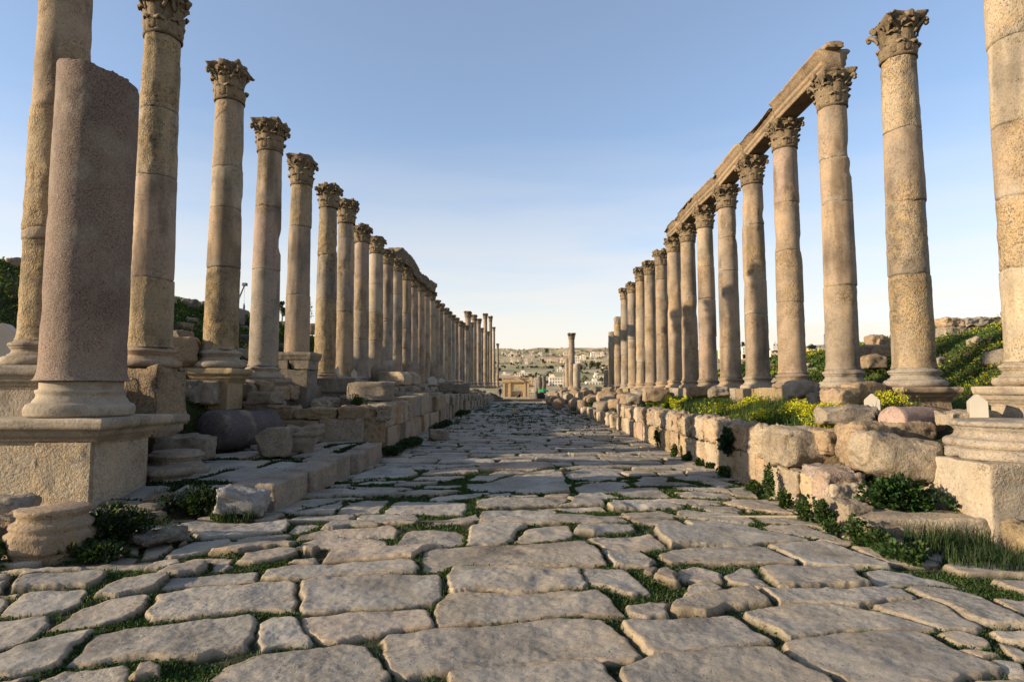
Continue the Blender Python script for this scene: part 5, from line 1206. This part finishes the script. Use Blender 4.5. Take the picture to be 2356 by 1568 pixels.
WW = [(850, 455, .3, .34, 'weed at the wall foot, farthest of those along the right kerb wall'), (962, 525, .34, .78, 'tall dark weed climbing the far part of the right kerb wall'), (1088, 588, .32, .42, 'pointed weed just nearer than the tall dark one at the kerb wall'), (1175, 620, .34, .30, 'broad weed at the wall foot under the stained far blocks'), (1262, 650, .3, .30, 'small bright weed at the wall foot beyond the hanging plant'),
      (1345, 690, .3, .24, 'low weed at the wall foot just below the hanging plant'), (1445, 735, .45, .32, 'wide weed patch at the wall foot nearer than the hanging plant'), (1655, 850, .5, .36, 'thick weed at the wall foot below the rounded coping'), (1765, 905, .34, .70, 'tall dark weed growing up between brown-stained and pink blocks'),
      (1885, 968, .36, .34, 'leafy weed at the wall foot below the end boulder'), (2035, 1050, .34, .42, 'upright weed at the wall foot under the pinkish block'), (2165, 1110, .3, .46, 'twin-stemmed weed at the crumbling end of the kerb wall'), (2240, 1150, .3, .26, 'small weed before the squat broken block'), (2420, 1210, .34, .42, 'weed growing against the long low kerb block'),
      (2560, 1270, .7, .38, 'broad leafy weed mass in front of the long low kerb block'), (2750, 1330, .8, .34, 'spreading herbs at the foot of the squared pedestal')]
for k, (dx_, dy_, w, h, l) in enumerate(WW):
    x, y = gnd(*dd(dx_, dy_), .03); bush('wall_weed', l, x, y, .0, w * .30, w * .42, h * (.8 if w < .5 else .6), int(380 + 900 * w), .042, 520 + k, (.034, .060, .014), 0, 'weed', 'weeds along the foot of the right kerb wall', 8)
x, y, z = at(1648, 1022, 12.0); bush('hanging_plant', 'dark broad-leaved plant hanging from the joint of the right kerb wall', 4.0, 12.0, .50, .10, .22, .42, 320, .11, 540, (.014, .03, .010), 0, 'plant')
for k, (px, py, w, h, n, l) in enumerate(((440, 1165, .55, .30, 1500, 'clump of long grass beside the white angular rock'), (545, 1195, .35, .2, 700, 'short grass tuft in front of the white angular rock'), (2180, 1262, .45, .26, 700, 'grass clump near the squared pedestal'), (2290, 1300, .5, .2, 700, 'low grass clump at the lower right edge'))):
    x, y = gnd(px, py, .03); a = NR.rand(n) * 2 * PI; q = np.sqrt(NR.rand(n)) * w; P = np.stack([np.cos(a) * q, np.sin(a) * q * .6, 0 * a], 1)
    tag(obj('grass_clump', leafmesh('grass_clump', [blades(P, h, 550 + k, (.030, .052, .014), .005)]), M_LEAF, None, (x, y, .0)), l, 'grass')
# little bushes on the right bank skyline
for k, (px, py, Y, r, l) in enumerate(((1785, 862, 24, .7, 'green bush behind the second beam column'), (1880, 848, 21, .8, 'yellow-green bush behind the near-end beam column'), (2030, 790, 21.5, .5, 'dark bush on top of the heaped boulders'), (1905, 880, 17, .5, 'low bush right of the near-end beam column foot'), (1715, 868, 27, .6, 'small bush behind the third beam column'))):
    x, y, z = at(px, py, Y); bush('bank_bush', l, x, y, min(z, gzs(x, y)), r, r, r * 1.15, 1500, .09, 570 + k, (.045, .068, .014), 0, 'bush')
# ------------------------------------------------------------------ the arched gate at the end of the street
GYd = 300.0; gx0, _, _ = at(1157, 900, GYd); gx1, _, _ = at(1217.5, 900, GYd); gzt = at(1187, 871, GYd)[2]; gzb = -7.0
gw = gx1 - gx0; gc = (gx0 + gx1) / 2; gh = gzt - gzb
gate = thing('arched_gate', 'ruined stone arched gate with a pediment closing the far end of the street', 'gate', (gc, GYd, gzb))
def box(m, x0, x1, y0, y1, z0, z1, tint=SAND, pit=.3):
    V = np.array([(x, y, z) for z in (z0, z1) for x, y in ((x0, y0), (x1, y0), (x1, y1), (x0, y1))], float)
    m.add(V, np.array([(3, 2, 1, 0), (4, 5, 6, 7), (0, 1, 5, 4), (1, 2, 6, 5), (2, 3, 7, 6), (3, 0, 4, 7)]), tint, pit)
GT = np.array((.62, .45, .25))
def arch_wall(m, x0, x1, y0, y1, z0, z1, ax, ar, sz, tint):
    """a wall pierced by a round arch: centre ax, radius ar, springing at sz"""
    box(m, x0, ax - ar, y0, y1, z0, sz, tint); box(m, ax + ar, x1, y0, y1, z0, sz, tint); n = 14
    pts = [(ax - ar * math.cos(PI * i / n), sz + ar * math.sin(PI * i / n)) for i in range(n + 1)]
    pts2 = [(x0 + (x1 - x0) * i / n, z1) for i in range(n + 1)]; V = []
    for (a, b), (c, d) in zip(pts, pts2): V += [(a, y0, b), (c, y0, d), (a, y1, b), (c, y1, d)]
    V += [(x0, y0, sz), (x0, y1, sz), (x1, y0, sz), (x1, y1, sz)]; F = []
    for i in range(n):
        k = 4 * i; F += [(k, k + 4, k + 5, k + 1), (k + 2, k + 3, k + 7, k + 6), (k, k + 2, k + 6, k + 4), (k + 1, k + 5, k + 7, k + 3)]
    b = 4 * (n + 1); e = 4 * n
    F += [(b, 0, 1, 1), (b + 1, 3, 2, 2), (b + 2, e + 1, e, e), (b + 3, e + 2, e + 3, e + 3), (b, 1, 3, b + 1), (b + 2, b + 3, e + 3, e + 1)]
    m.add(np.array(V, float), [np.array([f for f in F if len(set(f)) == 4]), np.array([f[:3] for f in F if len(set(f)) == 3])], tint, .3)
ax = (at(1190, 900, GYd)[0] - gc); ar = 2.75; sz = at(1190, 906, GYd)[2] - gzb
m = MB(); arch_wall(m, -gw / 2, gw / 2, 0, 3.0, 0, gh, ax, ar, sz, GT); obj('gate_wall', m.mesh('gate_wall', False), M_STONE, gate)
m = MB(); arch_wall(m, ax - 3.6, ax + 3.6, 1.2, 2.4, 0, sz + 1.2, ax + .1, 1.7, sz - 2.6, GT * 1.05); obj('inner_arch', m.mesh('inner_arch', False), M_STONE, gate, (0, .6, 0))
for x in (-gw / 2 + .55, ax - 3.7, ax + 3.7, gw / 2 - .55):
    m = MB(); box(m, x - .45, x + .45, -.45, -.003, 0, gh - 2.203, GT * 1.08); obj('pilaster', m.mesh('pilaster', False), M_STONE, gate)
m = MB(); box(m, -gw / 2 - .2, gw / 2 + .2, -.55, -.002, gh - 2.2, gh - 1.6, GT * .62); box(m, -gw / 2 - .3, gw / 2 + .3, -.3, 3.2, gh + .003, gh + .5, GT * .8); obj('cornice', m.mesh('cornice', False), M_STONE, gate)  # lower band's dark tint paints a shadow line below the pediment
V = np.array([(ax - 4.2, y, gh - 1.597) for y in (-1.0, -.31)] + [(ax + 4.2, y, gh - 1.597) for y in (-1.0, -.31)] + [(ax, y, gh + .75) for y in (-1.0, -.31)]); m = MB()
m.add(V, [np.array([(0, 2, 4), (1, 5, 3)]), np.array([(0, 4, 5, 1), (4, 2, 3, 5), (0, 1, 3, 2)])], GT, .3); obj('pediment', m.mesh('pediment', False), M_STONE, gate)
# walls of the side rooms seen beside the gate
for (a, b, t_, bt, Y, l) in ((1118, 1157, 912, 930, 250, 'low ruined wall left of the arched gate'), (1218, 1262, 908, 930, 240, 'low broken wall right of the arched gate')):
    x0, _, z0 = at(a, bt, Y); x1, _, z1 = at(b, t_, Y); rock_thing('ruin_wall', l, 'wall', (x0 + x1) / 2, Y, z0, (x1 - x0, 2, z1 - z0), int(a), 0, tint=GREY, rnd=.3, rough=.15, cuts=3, n=14)
for k, (px, pt, pb, r, l) in enumerate(((1241, 868, 905, 1.0, 'ragged dark column stub above the green parasol'), (1250, 866, 905, .9, 'second ragged stub above the green parasol'), (1236, 874, 905, .8, 'leaning ragged stub left of the ones above the parasol'))):
    Y = 190; x, _, zb_ = at(px, pb, Y); zt_ = at(px, pt, Y)[2]; v, F = lathe(densify([(r, 0), (r * .9, zt_ - zb_), (r * .5, zt_ - zb_ + .3)], .5), 18); m = MB(); m.add(erode(v, .3, .6, k + 3, .6), F, DGREY, .5); tag(obj('column_stub', m, M_STONE, None, (x, Y, zb_)), l, 'column')
# ---- green parasol, its dark stand, three people
x, Y, z = at(1250, 918, 118); pz_ = gzs(x, Y) ; par = thing('parasol', 'green market parasol standing at the far right side of the street', 'parasol', (x, Y, pz_))
hc_ = at(1250, 901, 118)[2] - pz_; ht_ = at(1250, 893, 118)[2] - pz_
n = 8; a = np.arange(n) * 2 * PI / n; V = np.concatenate([np.stack([1.02 * np.cos(a), 1.02 * np.sin(a), np.full(n, hc_)], 1), np.stack([1.0 * np.cos(a), 1.0 * np.sin(a), np.full(n, hc_ + .22)], 1), np.stack([.5 * np.cos(a), .5 * np.sin(a), np.full(n, (hc_ + ht_) / 2 + .16)], 1), [[0, 0, ht_]]]); k = np.arange(n); k2 = (k + 1) % n
obj('canopy', mesh('canopy', V, [np.concatenate([np.stack([k, k2, n + k2, n + k], 1), np.stack([n + k, n + k2, 2 * n + k2, 2 * n + k], 1)]), np.stack([2 * n + k, 2 * n + k2, np.full(n, 3 * n)], 1)], smooth=False), M_GREEN, par)
V, F = tube([(0, 0, 0), (0, 0, ht_ - .03)], .035, 8); m = MB(); m.add(V, F); obj('pole', m, M_STEEL, par)
x2, Y2, _ = at(1245, 915, 112); st = thing('souvenir_stand', 'dark cloth-covered stall table under the green parasol', 'stall', (x2, Y2, gzs(x2, Y2)))
V, F = rock((1.5, .8, .75), 5, 8, .05, .02); m = MB(); m.add(V, F); obj('table', m, M_DARK, st); V, F = rock((1.2, .5, .25), 6, 8, .08, .05, 2); m = MB(); m.add(V, F); obj('goods', m, M_NAVY, st, (0, 0, .755))
def person(name_label, x, y, z, rz, joints, bones, radii, head, clothes, hair, cat='person'):
    t = thing('person', name_label, cat, (x, y, z), None, rz)
    me = bpy.data.meshes.new('body'); me.from_pydata(joints, bones, []); ob = bpy.data.objects.new('body', me); COL.objects.link(ob)
    ob.modifiers.new('s', 'SKIN'); sv = me.skin_vertices[0].data
    for i, r in enumerate(radii): sv[i].radius = (r, r)
    sv[0].use_root = True; ob.modifiers.new('u', 'SUBSURF').levels = 1
    dg = bpy.context.evaluated_depsgraph_get(); m2 = bpy.data.meshes.new_from_object(ob.evaluated_get(dg)); bpy.data.objects.remove(ob)
    for mt in (M_SKIN, clothes[0], clothes[1]): m2.materials.append(mt)
    for p in m2.polygons:
        c = p.center; p.use_smooth = True; p.material_index = 0 if c.z > head - .02 or clothes[3](c) else (1 if c.z > clothes[2] else 2)
    b = bpy.data.objects.new('body', m2); COL.objects.link(b); b.parent = t
    V, F = rock((.19, .22, .14), 8, 6, .07, .008); m = MB(); m.add(V, F); obj('hair', m, M_DARK, t, hair); return t
def hand(j, b, r, k, d):
    """five short fingers beyond wrist joint k"""
    o = len(j); p = Vector(j[k]); j.append(tuple(p + Vector(d) * .06)); b.append((k, o)); r.append(.035)
    for q in range(5):
        j.append(tuple(p + Vector(d) * (.14 - .02 * abs(q - 2)) + Vector((.0, .018 * (q - 2), 0)))); b.append((o, len(j) - 1)); r.append(.011)
# one man standing by the left row, facing down the street
J = [(0, 0, .93), (0, 0, 1.15), (0, .01, 1.40), (0, .01, 1.50), (0, .02, 1.60), (0, .03, 1.72), (.10, 0, .88), (.11, .03, .48), (.12, 0, .08), (.13, .15, .04), (-.10, 0, .88), (-.12, -.02, .48), (-.13, -.05, .08), (-.14, .10, .04),
     (.20, 0, 1.40), (.26, -.02, 1.12), (.24, .08, .88), (-.20, 0, 1.40), (-.26, -.02, 1.12), (-.25, .06, .88)]
B = [(0, 1), (1, 2), (2, 3), (3, 4), (4, 5), (0, 6), (6, 7), (7, 8), (8, 9), (0, 10), (10, 11), (11, 12), (12, 13), (2, 14), (14, 15), (15, 16), (2, 17), (17, 18), (18, 19)]
RR = [.15, .15, .15, .06, .09, .085, .095, .065, .05, .045, .095, .065, .05, .045, .07, .05, .035, .07, .05, .035]
hand(J, B, RR, 16, (0, .1, -1)); hand(J, B, RR, 19, (0, .1, -1))
x, Y, z = at(1150.5, 921, 96); person('person in dark jacket and trousers standing by the far left wall', x, Y, gzs(x, Y) + .2, .5, J, B, RR, 1.52, (M_NAVY, M_DARK, .92, lambda c: c.z < .9 and abs(c.x) > .2), (0, -.02, 1.655))
# one sitting low at the far end of the street
J2 = [(0, 0, .14), (0, .04, .36), (0, .06, .58), (0, .07, .66), (0, .09, .75), (0, .10, .86), (.12, .12, .16), (.16, .38, .42), (.16, .48, .06), (.16, .62, .03), (-.12, .12, .16), (-.15, .40, .40), (-.15, .50, .06), (-.15, .64, .03), (.19, .05, .57), (.23, .20, .38), (.14, .38, .42), (-.19, .05, .57), (-.23, .20, .38), (-.13, .40, .40)]
R2 = RR[:20]; B2 = B[:19]; hand(J2, B2, R2, 16, (0, 1, -.3)); hand(J2, B2, R2, 19, (0, 1, -.3))
x, Y, z = at(1197, 922, 97); person('person in dark clothes sitting low on the far end of the street', x, Y, gzs(x, Y) + .2, 1.2, J2, B2, R2, .68, (M_DARK, M_NAVY, .3, lambda c: False), (0, .07, .79))
x, Y, z = at(1246, 912, 113); person('person in dark clothes standing by the stall under the green parasol', x - .9, Y, gzs(x, Y), -.6, J, B, RR, 1.52, (M_DARK, M_DARK, .92, lambda c: c.z < .9 and abs(c.x) > .2), (0, -.02, 1.655))

# ------------------------------------------------------------------ town on the far hillside
WHITE = np.array((.66, .58, .47)); CREAM = np.array((.58, .46, .31)); TAN = np.array((.50, .37, .23)); PINKH = np.array((.46, .33, .26)); CONC = np.array((.40, .37, .33))
hiY = np.linspace(330, 1240, 300); hiP = np.interp(hiY, hY, hP)
def house(px0, px1, pt, pb, col, label, Y=None, floors=2, cols=3, win=True, z_add=0, dome=False, group=None, seed=0):
    Y = Y or float(np.interp(-pb, -hiP, hiY)); x0, _, zb = at(px0, pb, Y); x1, _, zt = at(px1, pt, Y); w = x1 - x0; h = max(zt - zb, 2.2); d = w * .8; cx = (x0 + x1) / 2
    t = thing('house', label, 'house', (cx, Y + d / 2, zb), group, 0)
    m = MB(); box(m, -w / 2, w / 2, -d / 2, d / 2, -6, h, col); obj('wall', m.mesh('wall', False), M_PLASTER, t)
    m = MB(); box(m, -w / 2 - .2, w / 2 + .2, -d / 2 - .2, d / 2 + .2, h + .003, h + .4, col * 1.05); rg = random.Random(seed + int(px0)); u = rg.uniform(-.3, .2) * w
    box(m, u - w * .16, u + w * .16, -d * .2, d * .2, h + .403, h + 2.2, col * .95); obj('roof', m.mesh('roof', False), M_PLASTER, t)
    if win:
        ww, wh = w / cols * .38, h / floors * .42; m = MB(); box(m, -ww / 2, ww / 2, -.06, .0, 0, wh, (.03, .03, .04)); me = m.mesh('window', False)
        m = MB(); box(m, -.06, .0, -ww / 2, ww / 2, 0, wh, (.03, .03, .04)); me2 = m.mesh('window', False)
        for i in range(floors):
            for j in range(cols):
                obj('window', me, M_GLASS, t, (-w / 2 + (j + .5) * w / cols, -d / 2 - .003, h / floors * (i + .32)))
    if dome:
        V, F = lathe([(1.5, 0), (1.5, .6), (1.55, .9), (1.4, 1.6), (1.0, 2.2), (.4, 2.6), (.08, 2.75), (.05, 3.4)], 20); m = MB(); m.add(V * w / 16, F); obj('dome', m, M_GOLD, t, (dome * w, -d * .1, h + .4))
    return t
c6 = lambda x0, x1, y0, y1: (1064.1 + x0 * .2017, 1064.1 + x1 * .2017, 690.2 + y0 * .2017, 690.2 + y1 * .2017)
H6 = [((620, 760, 832, 908), WHITE, 'white four-storey block with dark windows above the arched gate', 4, 5, 0), ((448, 545, 848, 892), WHITE, 'low white house left of the white four-storey block', 2, 3, 0), ((990, 1145, 885, 982), WHITE * 1.05, 'white mosque with a small golden dome right of the gate', 3, 5, -.08),
      ((1080, 1172, 790, 872), WHITE, 'white house behind the golden dome', 3, 3, 0), ((980, 1042, 830, 882), PINKH, 'pinkish house left of the golden dome', 2, 2, 0), ((1060, 1130, 795, 826), CONC, 'unfinished grey concrete house above the golden dome', 1, 3, 0), ((940, 1080, 690, 722), CREAM, 'long cream farm building in the middle of the hillside', 1, 5, 0),
      ((1115, 1190, 678, 726), CREAM * 1.1, 'cream house left of the lone far column on the hillside', 2, 2, 0), ((1465, 1548, 600, 648), WHITE, 'bright house near the top of the hill right of the lone column', 2, 3, 0), ((1345, 1430, 632, 668), WHITE * 1.05, 'white stepped house below the bright house on the hilltop', 2, 3, 0),
      ((1280, 1340, 645, 702), WHITE, 'white house just right of the lone far column', 2, 2, 0), ((1505, 1632, 862, 918), WHITE, 'white terraced house right of the green orchard', 2, 4, 0), ((1412, 1582, 934, 972), WHITE, 'long low white house nearest the ruins at right', 1, 5, 0), ((755, 840, 915, 988), TAN, 'brown stone house just right of the arched gate', 3, 3, 0),
      ((820, 905, 890, 950), PINKH * 1.1, 'small reddish house behind the brown stone house', 2, 2, 0), ((760, 842, 1052, 1100), CREAM, 'cream house low behind the street end', 1, 2, 0), ((720, 820, 805, 820), CONC, 'flat grey roofed shed on the slope', 1, 4, 0), ((1575, 1690, 785, 830), TAN, 'tan house among pines at right', 2, 3, 0),
      ((1360, 1420, 825, 852), TAN, 'small tan house below the tall pines', 1, 2, 0), ((500, 600, 630, 640), CREAM * 1.1, 'long pale wall-like farm shed near the hill crest', 1, 4, 0), ((1155, 1212, 592, 625), CREAM, 'cream block on the skyline beside the lone column', 2, 2, 0), ((1500, 1560, 832, 852), np.array((.12, .25, .22)), 'shed with a teal roof below the pines', 1, 2, 0), ((560, 620, 885, 905), TAN, 'tan house between the two white houses by the gate', 2, 2, 0)]
for k, (r, c, l, fl, co, dm) in enumerate(H6): house(*c6(*r), c, l, None, fl, co, True, 0, dm, None, k)
HT = [(1862, 1893, 806, 826, TAN * 1.1, 'tan flat-roofed house seen between the two nearest beam columns', 2, 3), (1872, 1884, 800, 806, WHITE, 'small white roof house above the tan flat-roofed one', 1, 1), (1774, 1792, 806, 822, CREAM, 'cream house between the second and third beam columns', 2, 2), (1778, 1792, 790, 797, WHITE, 'white house on the hilltop between the second and third beam columns', 1, 2),
      (1709, 1718, 800, 812, WHITE, 'white house between the third and fourth beam columns', 2, 2), (1708, 1719, 815, 832, CREAM, 'cream house lower between the third and fourth beam columns', 3, 2), (1655, 1664, 806, 818, CREAM, 'cream house between the fourth and fifth beam columns', 2, 2), (1654, 1663, 826, 842, WHITE, 'lower white house between the fourth and fifth beam columns', 2, 2), (1930, 1960, 812, 826, CREAM, 'low cream house right of the near-end beam column', 1, 3)]
for k, (a, b, c, d, col, l, fl, co) in enumerate(HT): house(a, b, c, d, col, l, 700, fl, co, True, 0, False, None, 50 + k)
rg = random.Random(21)
for k in range(95):
    if k < 55: px = rg.uniform(1150, 1290); py = rg.uniform(806.5, 818) if k < 42 else rg.uniform(818, 838)
    else: px = rg.uniform(1320, 1425) if k < 80 else rg.uniform(1640, 1960); py = rg.uniform(810, 826) if k < 72 else rg.uniform(816, 880)
    w = rg.uniform(3.5, 8); h = rg.uniform(2.6, 5.5); c = rg.choice([WHITE, WHITE, CREAM, TAN, PINKH * 1.15]) * rg.uniform(.85, 1.08)
    house(px, px + w, py - h, py, c, 'small pale house of the hillside town', None, rg.choice([1, 2]), 2, w > 6, 0, False, 'small houses of the hillside town', 100 + k)
# trees of the valley
def tree(name, label, px, pt, pb, w, seed, Y=None, shape='round', col=(.026, .040, .018), group=None, n=520):
    Y = Y or float(np.interp(-pb, -hiP, hiY)); x, _, zb = at(px, pb, Y); zt = at(px, pt, Y)[2]; h = zt - zb; r = w / FPX * Y / 2; rg = np.random.RandomState(seed)
    t = thing(name, label, 'tree', (x, Y, zb), group); C = []
    for k in range(9):
        a = rg.uniform(0, 2 * PI); q = rg.uniform(0, .65); f = rg.uniform(.32, .9); s = .5 if shape == 'round' else .5 * (1.15 - f)
        C.append((math.cos(a) * q * r, math.sin(a) * q * r, f * h, s * rg.uniform(.6, 1.1)))
    d = rg.normal(0, 1, (n, 3)); d /= np.linalg.norm(d, axis=1, keepdims=True); c = np.array(C)[rg.randint(0, 9, n)]; q = rg.uniform(.5, 1.05, (n, 1))
    P = c[:, :3] + d * q * np.stack([r * c[:, 3], r * c[:, 3], h * .42 * c[:, 3]], 1); parts = [leaves(P, min(r, h) * .24, seed, col, .4, .3, .8, d)]; obj('crown', leafmesh('crown', parts), M_LEAF, t)
    m = MB(); V, F = tube([(0, 0, -1), (0, 0, h * .3), (rg.uniform(-.1, .1) * r, 0, h * .75)], [h * .03, h * .025, h * .008], 6); m.add(V, F)
    for cc in C[:4]: V, F = tube([(0, 0, h * .28), tuple(np.array(cc[:3]) * (.6, .6, .75)), cc[:3]], [h * .016, h * .01, h * .004], 5); m.add(V, F)
    obj('trunk', m, M_BARK, t); return t
T6 = [(790, 750, 808, 60, 'dark round tree, left one of the clump on the slope above the gate'), (835, 744, 805, 62, 'dark round tree, right one of the clump on the slope above the gate'), (915, 765, 800, 60, 'wide low tree in the middle of the slope'), (966, 756, 798, 26, 'narrow dark tree in the middle of the slope'), (1018, 746, 802, 70, 'broad dark tree left of the white mosque, on the slope'),
      (1135, 744, 786, 44, 'round tree just left of the lone far column'), (628, 776, 812, 66, 'low spreading tree at the left of the slope'), (1352, 745, 850, 76, 'yellowish tree right of the headless far columns'), (1475, 702, 800, 80, 'tall pine, left of the pair in the town'), (1545, 706, 832, 80, 'tall pine, right of the pair in the town'), (1465, 775, 835, 60, 'lower dark tree under the left tall pine'),
      (1510, 790, 840, 60, 'dark tree between the tall pines, low'), (1610, 735, 770, 60, 'dark tree right of the tall pines'), (915, 674, 718, 50, 'grey-green tree beside the long cream farm building'), (960, 556, 612, 50, 'tall tree on the hill crest'), (985, 556, 600, 36, 'thin tall tree on the hill crest'), (1410, 720, 760, 40, 'round tree left of the tall pines'), (568, 622, 652, 36, 'lone tree near the top left of the hillside'), (1660, 750, 790, 50, 'dark bushy tree beside the right stumps')]
for k, (cx, a, b, w, l) in enumerate(T6): tree('pine_tree' if 'pine' in l else 'round_tree', l, 1064.1 + cx * .2017, 690.2 + a * .2017, 690.2 + b * .2017, w * .2017, 900 + k, None, 'round', (.032, .045, .016) if 'yellow' not in l else (.07, .075, .022), None, 620)
for k, (px, pt, pb, w, l) in enumerate(((1868, 790, 806, 22, 'dark tree clump on the skyline behind the tan flat-roofed house'), (1766, 794, 806, 14, 'dark tree on the skyline between the second and third beam columns'), (1710, 786, 800, 12, 'grey-green tree on the skyline between the third and fourth beam columns'), (1775, 830, 860, 26, 'dark shrubby tree low between the second and third beam columns'))): tree('round_tree', l, px, pt, pb, w, 940 + k, 640 if pb < 820 else 200)
for k in range(80):
    px = rg.uniform(1150, 1430) if k < 60 else rg.uniform(1640, 1960); py = rg.uniform(815, 878) if k < 45 else rg.uniform(845, 890); s = rg.uniform(3, 8)
    tree('olive_tree', 'small olive-like tree scattered over the far hillside', px, py - s * rg.uniform(.7, 1.0), py, s, 1000 + k, None, 'round', rg.choice([(.034, .044, .018), (.05, .06, .026), (.028, .038, .016)]), 'small trees on the far hillside', 150)
# scrub over the far slopes, too small and many to count
sy = 340 + 900 * NR.rand(2600) ** .8; sx = (NR.rand(2600) * 1.5 - .55) * sy; k = NR.rand(2600) < .35 + .65 * sstep(-.1, .2, fbm2(sx, sy, .015, 3, 61)); sx, sy = sx[k], sy[k]; szz = hz(sx, sy)
SP = np.repeat(np.stack([sx, sy, szz], 1), 7, 0) + NR.normal(0, 1, (len(sx) * 7, 3)) * np.array((1.3, 1.3, .5)); stuff(obj('scrub', leafmesh('scrub', [leaves(SP, 2.6, 91, (.06, .066, .03), .4, .5, .9)]), M_LEAF), 'dark scrub dotted over the far hillside', 'scrub')
# mast on the hilltop
for k, (px, pt, pb, l) in enumerate(((1898, 768, 800, 'lattice radio mast on the skyline beside the near-end beam column'), (1400, 787, 810, 'thin radio mast on the skyline right of the lone far column'))):
    Y = 640 if k == 0 else 1190; x, _, zb = at(px, pb, Y); zt = at(px, pt, Y)[2]; h = zt - zb; t = thing('radio_mast', l, 'mast', (x, Y, zb)); m = MB()
    for a in range(3): V, F = tube([(1.2 * math.cos(a * 2.09), 1.2 * math.sin(a * 2.09), 0), (.3 * math.cos(a * 2.09), .3 * math.sin(a * 2.09), h)], .16, 4); m.add(V, F)
    for q in range(9):
        r0, r1 = 1.2 - .9 * q / 9, 1.2 - .9 * (q + 1) / 9
        for a in range(3): V, F = tube([(r0 * math.cos(a * 2.09), r0 * math.sin(a * 2.09), h * q / 9), (r1 * math.cos(a * 2.09 + 2.09), r1 * math.sin(a * 2.09 + 2.09), h * (q + 1) / 9)], .08, 4); m.add(V, F)
    obj('lattice', m, M_STEEL, t); m = MB()
    for a in (-1, 1): V, F = rock((.5, .3, 1.8), 3, 3, .05, 0); m.add(xform(V, (a * .7, 0, h * .82)), F)
    obj('antenna', m, M_BOX, t)
# ---- left skyline: retaining wall, crane, trees, ruins
def long_wall(name, label, P0, P1, h, d, mat):
    p0, p1 = Vector(P0), Vector(P1); L = (p1 - p0).length; t = thing(name, label, 'wall', P0); n = int(L / 2.5); m = MB(); V = []
    for i in range(n):
        a = p0.lerp(p1, i / n) - p0; b = p0.lerp(p1, (i + .985) / n) - p0
        box_v = [(a.x, a.y, a.z - 1), (b.x, b.y, b.z - 1), (b.x, b.y + d, b.z - 1), (a.x, a.y + d, a.z - 1), (a.x, a.y, a.z + h), (b.x, b.y, b.z + h), (b.x, b.y + d, b.z + h), (a.x, a.y + d, a.z + h)]
        m.add(np.array(box_v), np.array([(3, 2, 1, 0), (4, 5, 6, 7), (0, 1, 5, 4), (1, 2, 6, 5), (2, 3, 7, 6), (3, 0, 4, 7)]), (.36, .35, .33), .1)
    obj('panels', m.mesh('panels', False), mat, t); return t
p0 = at(385, 700, 42); p1 = at(470, 716, 48); long_wall('concrete_wall', 'grey concrete parapet sloping down the left hill between two columns', (p0[0], p0[1], p0[2] + .1), (p1[0], p1[1], p1[2] + .1), .62, .4, M_CONC)
Y = 160; bx, _, bz = at(528, 722, Y); tx, _, tz = at(563, 655, Y); gzc = gzs(bx, 160) - 1
cr = thing('crane', 'distant crane with raised lattice jib and hanging hook behind the left row', 'crane', (bx, Y, bz - 6))
m = MB(); H_ = 6.0; e = np.array([tx - bx, 0, tz - bz + H_]); s0 = np.array([0, 0, H_ - 2])
for a, b in ((-.3, -.3), (.3, -.3), (.3, .3), (-.3, .3)): V, F = tube([s0 + (a, b, a), e + np.array((a, b, a)) * .3], .07, 4); m.add(V, F)
for q in range(14):
    f0, f1 = q / 14, (q + 1) / 14; pa = s0 + (e - s0) * f0; pb = s0 + (e - s0) * f1; w0, w1 = .3 * (1 - .7 * f0), .3 * (1 - .7 * f1); V, F = tube([pa + (-w0, -w0, -w0), pb + (w1, -w1, w1)], .045, 4); m.add(V, F); V, F = tube([pa + (w0, -w0, w0), pb + (-w1, -w1, -w1)], .045, 4); m.add(V, F)
obj('jib', m, M_STEEL, cr)
m = MB(); V, F = rock((1.2, 1.0, .8), 2, 4, .1, 0); m.add(xform(V, e + (0, 0, -.3)), F); obj('jib_head', m, M_STEEL, cr)
hk = at(562, 701, Y)[2] - (bz - 6); m = MB(); V, F = tube([e, (e[0], 0, hk)], .035, 4); m.add(V, F); obj('cable', m, M_STEEL, cr); m = MB(); V, F = lathe([(.1, 0), (.3, .5), (.3, 1.2), (.08, 2.0)], 8); m.add(V, F); obj('hook', m, M_STEEL, cr, (e[0], 0, hk - 1.5))
m = MB(); box(m, -2.6, 1.6, -1.3, 1.3, 1.5, 4.2); box(m, -2.8, 2.4, -1.4, 1.4, -6, 1.3); obj('cab_and_carrier', m.mesh('cab_and_carrier', False), M_STEEL, cr)
tree('cypress_tree', 'dark upright tree behind the left row, left of the column behind the pier', 649, 688, 742, 26, 981, 75, 'cone', (.022, .034, .014), None, 900)
tree('thin_tree', 'sparse thin-leaved tree behind the left row, right of the column behind the pier', 712, 692, 742, 20, 982, 75, 'round', (.03, .045, .016), None, 130)
for k, (px, pt, pb, Y, l) in enumerate(((652, 740, 762, 58, 'pale ruin block on the left hill behind the cracked column'), (715, 745, 770, 60, 'pale ruin block on the left hill behind the pier column'), (653, 765, 785, 50, 'grey ruin block lower on the left hill'))):
    x, _, zb = at(px, pb, Y); zt = at(px, pt, Y)[2]; rock_thing('ruin_block', l, 'ruin', x, Y, zb, (1.3, .9, zt - zb), 990 + k, .2, tint=SAND, rnd=.05, rough=.03, cuts=2)
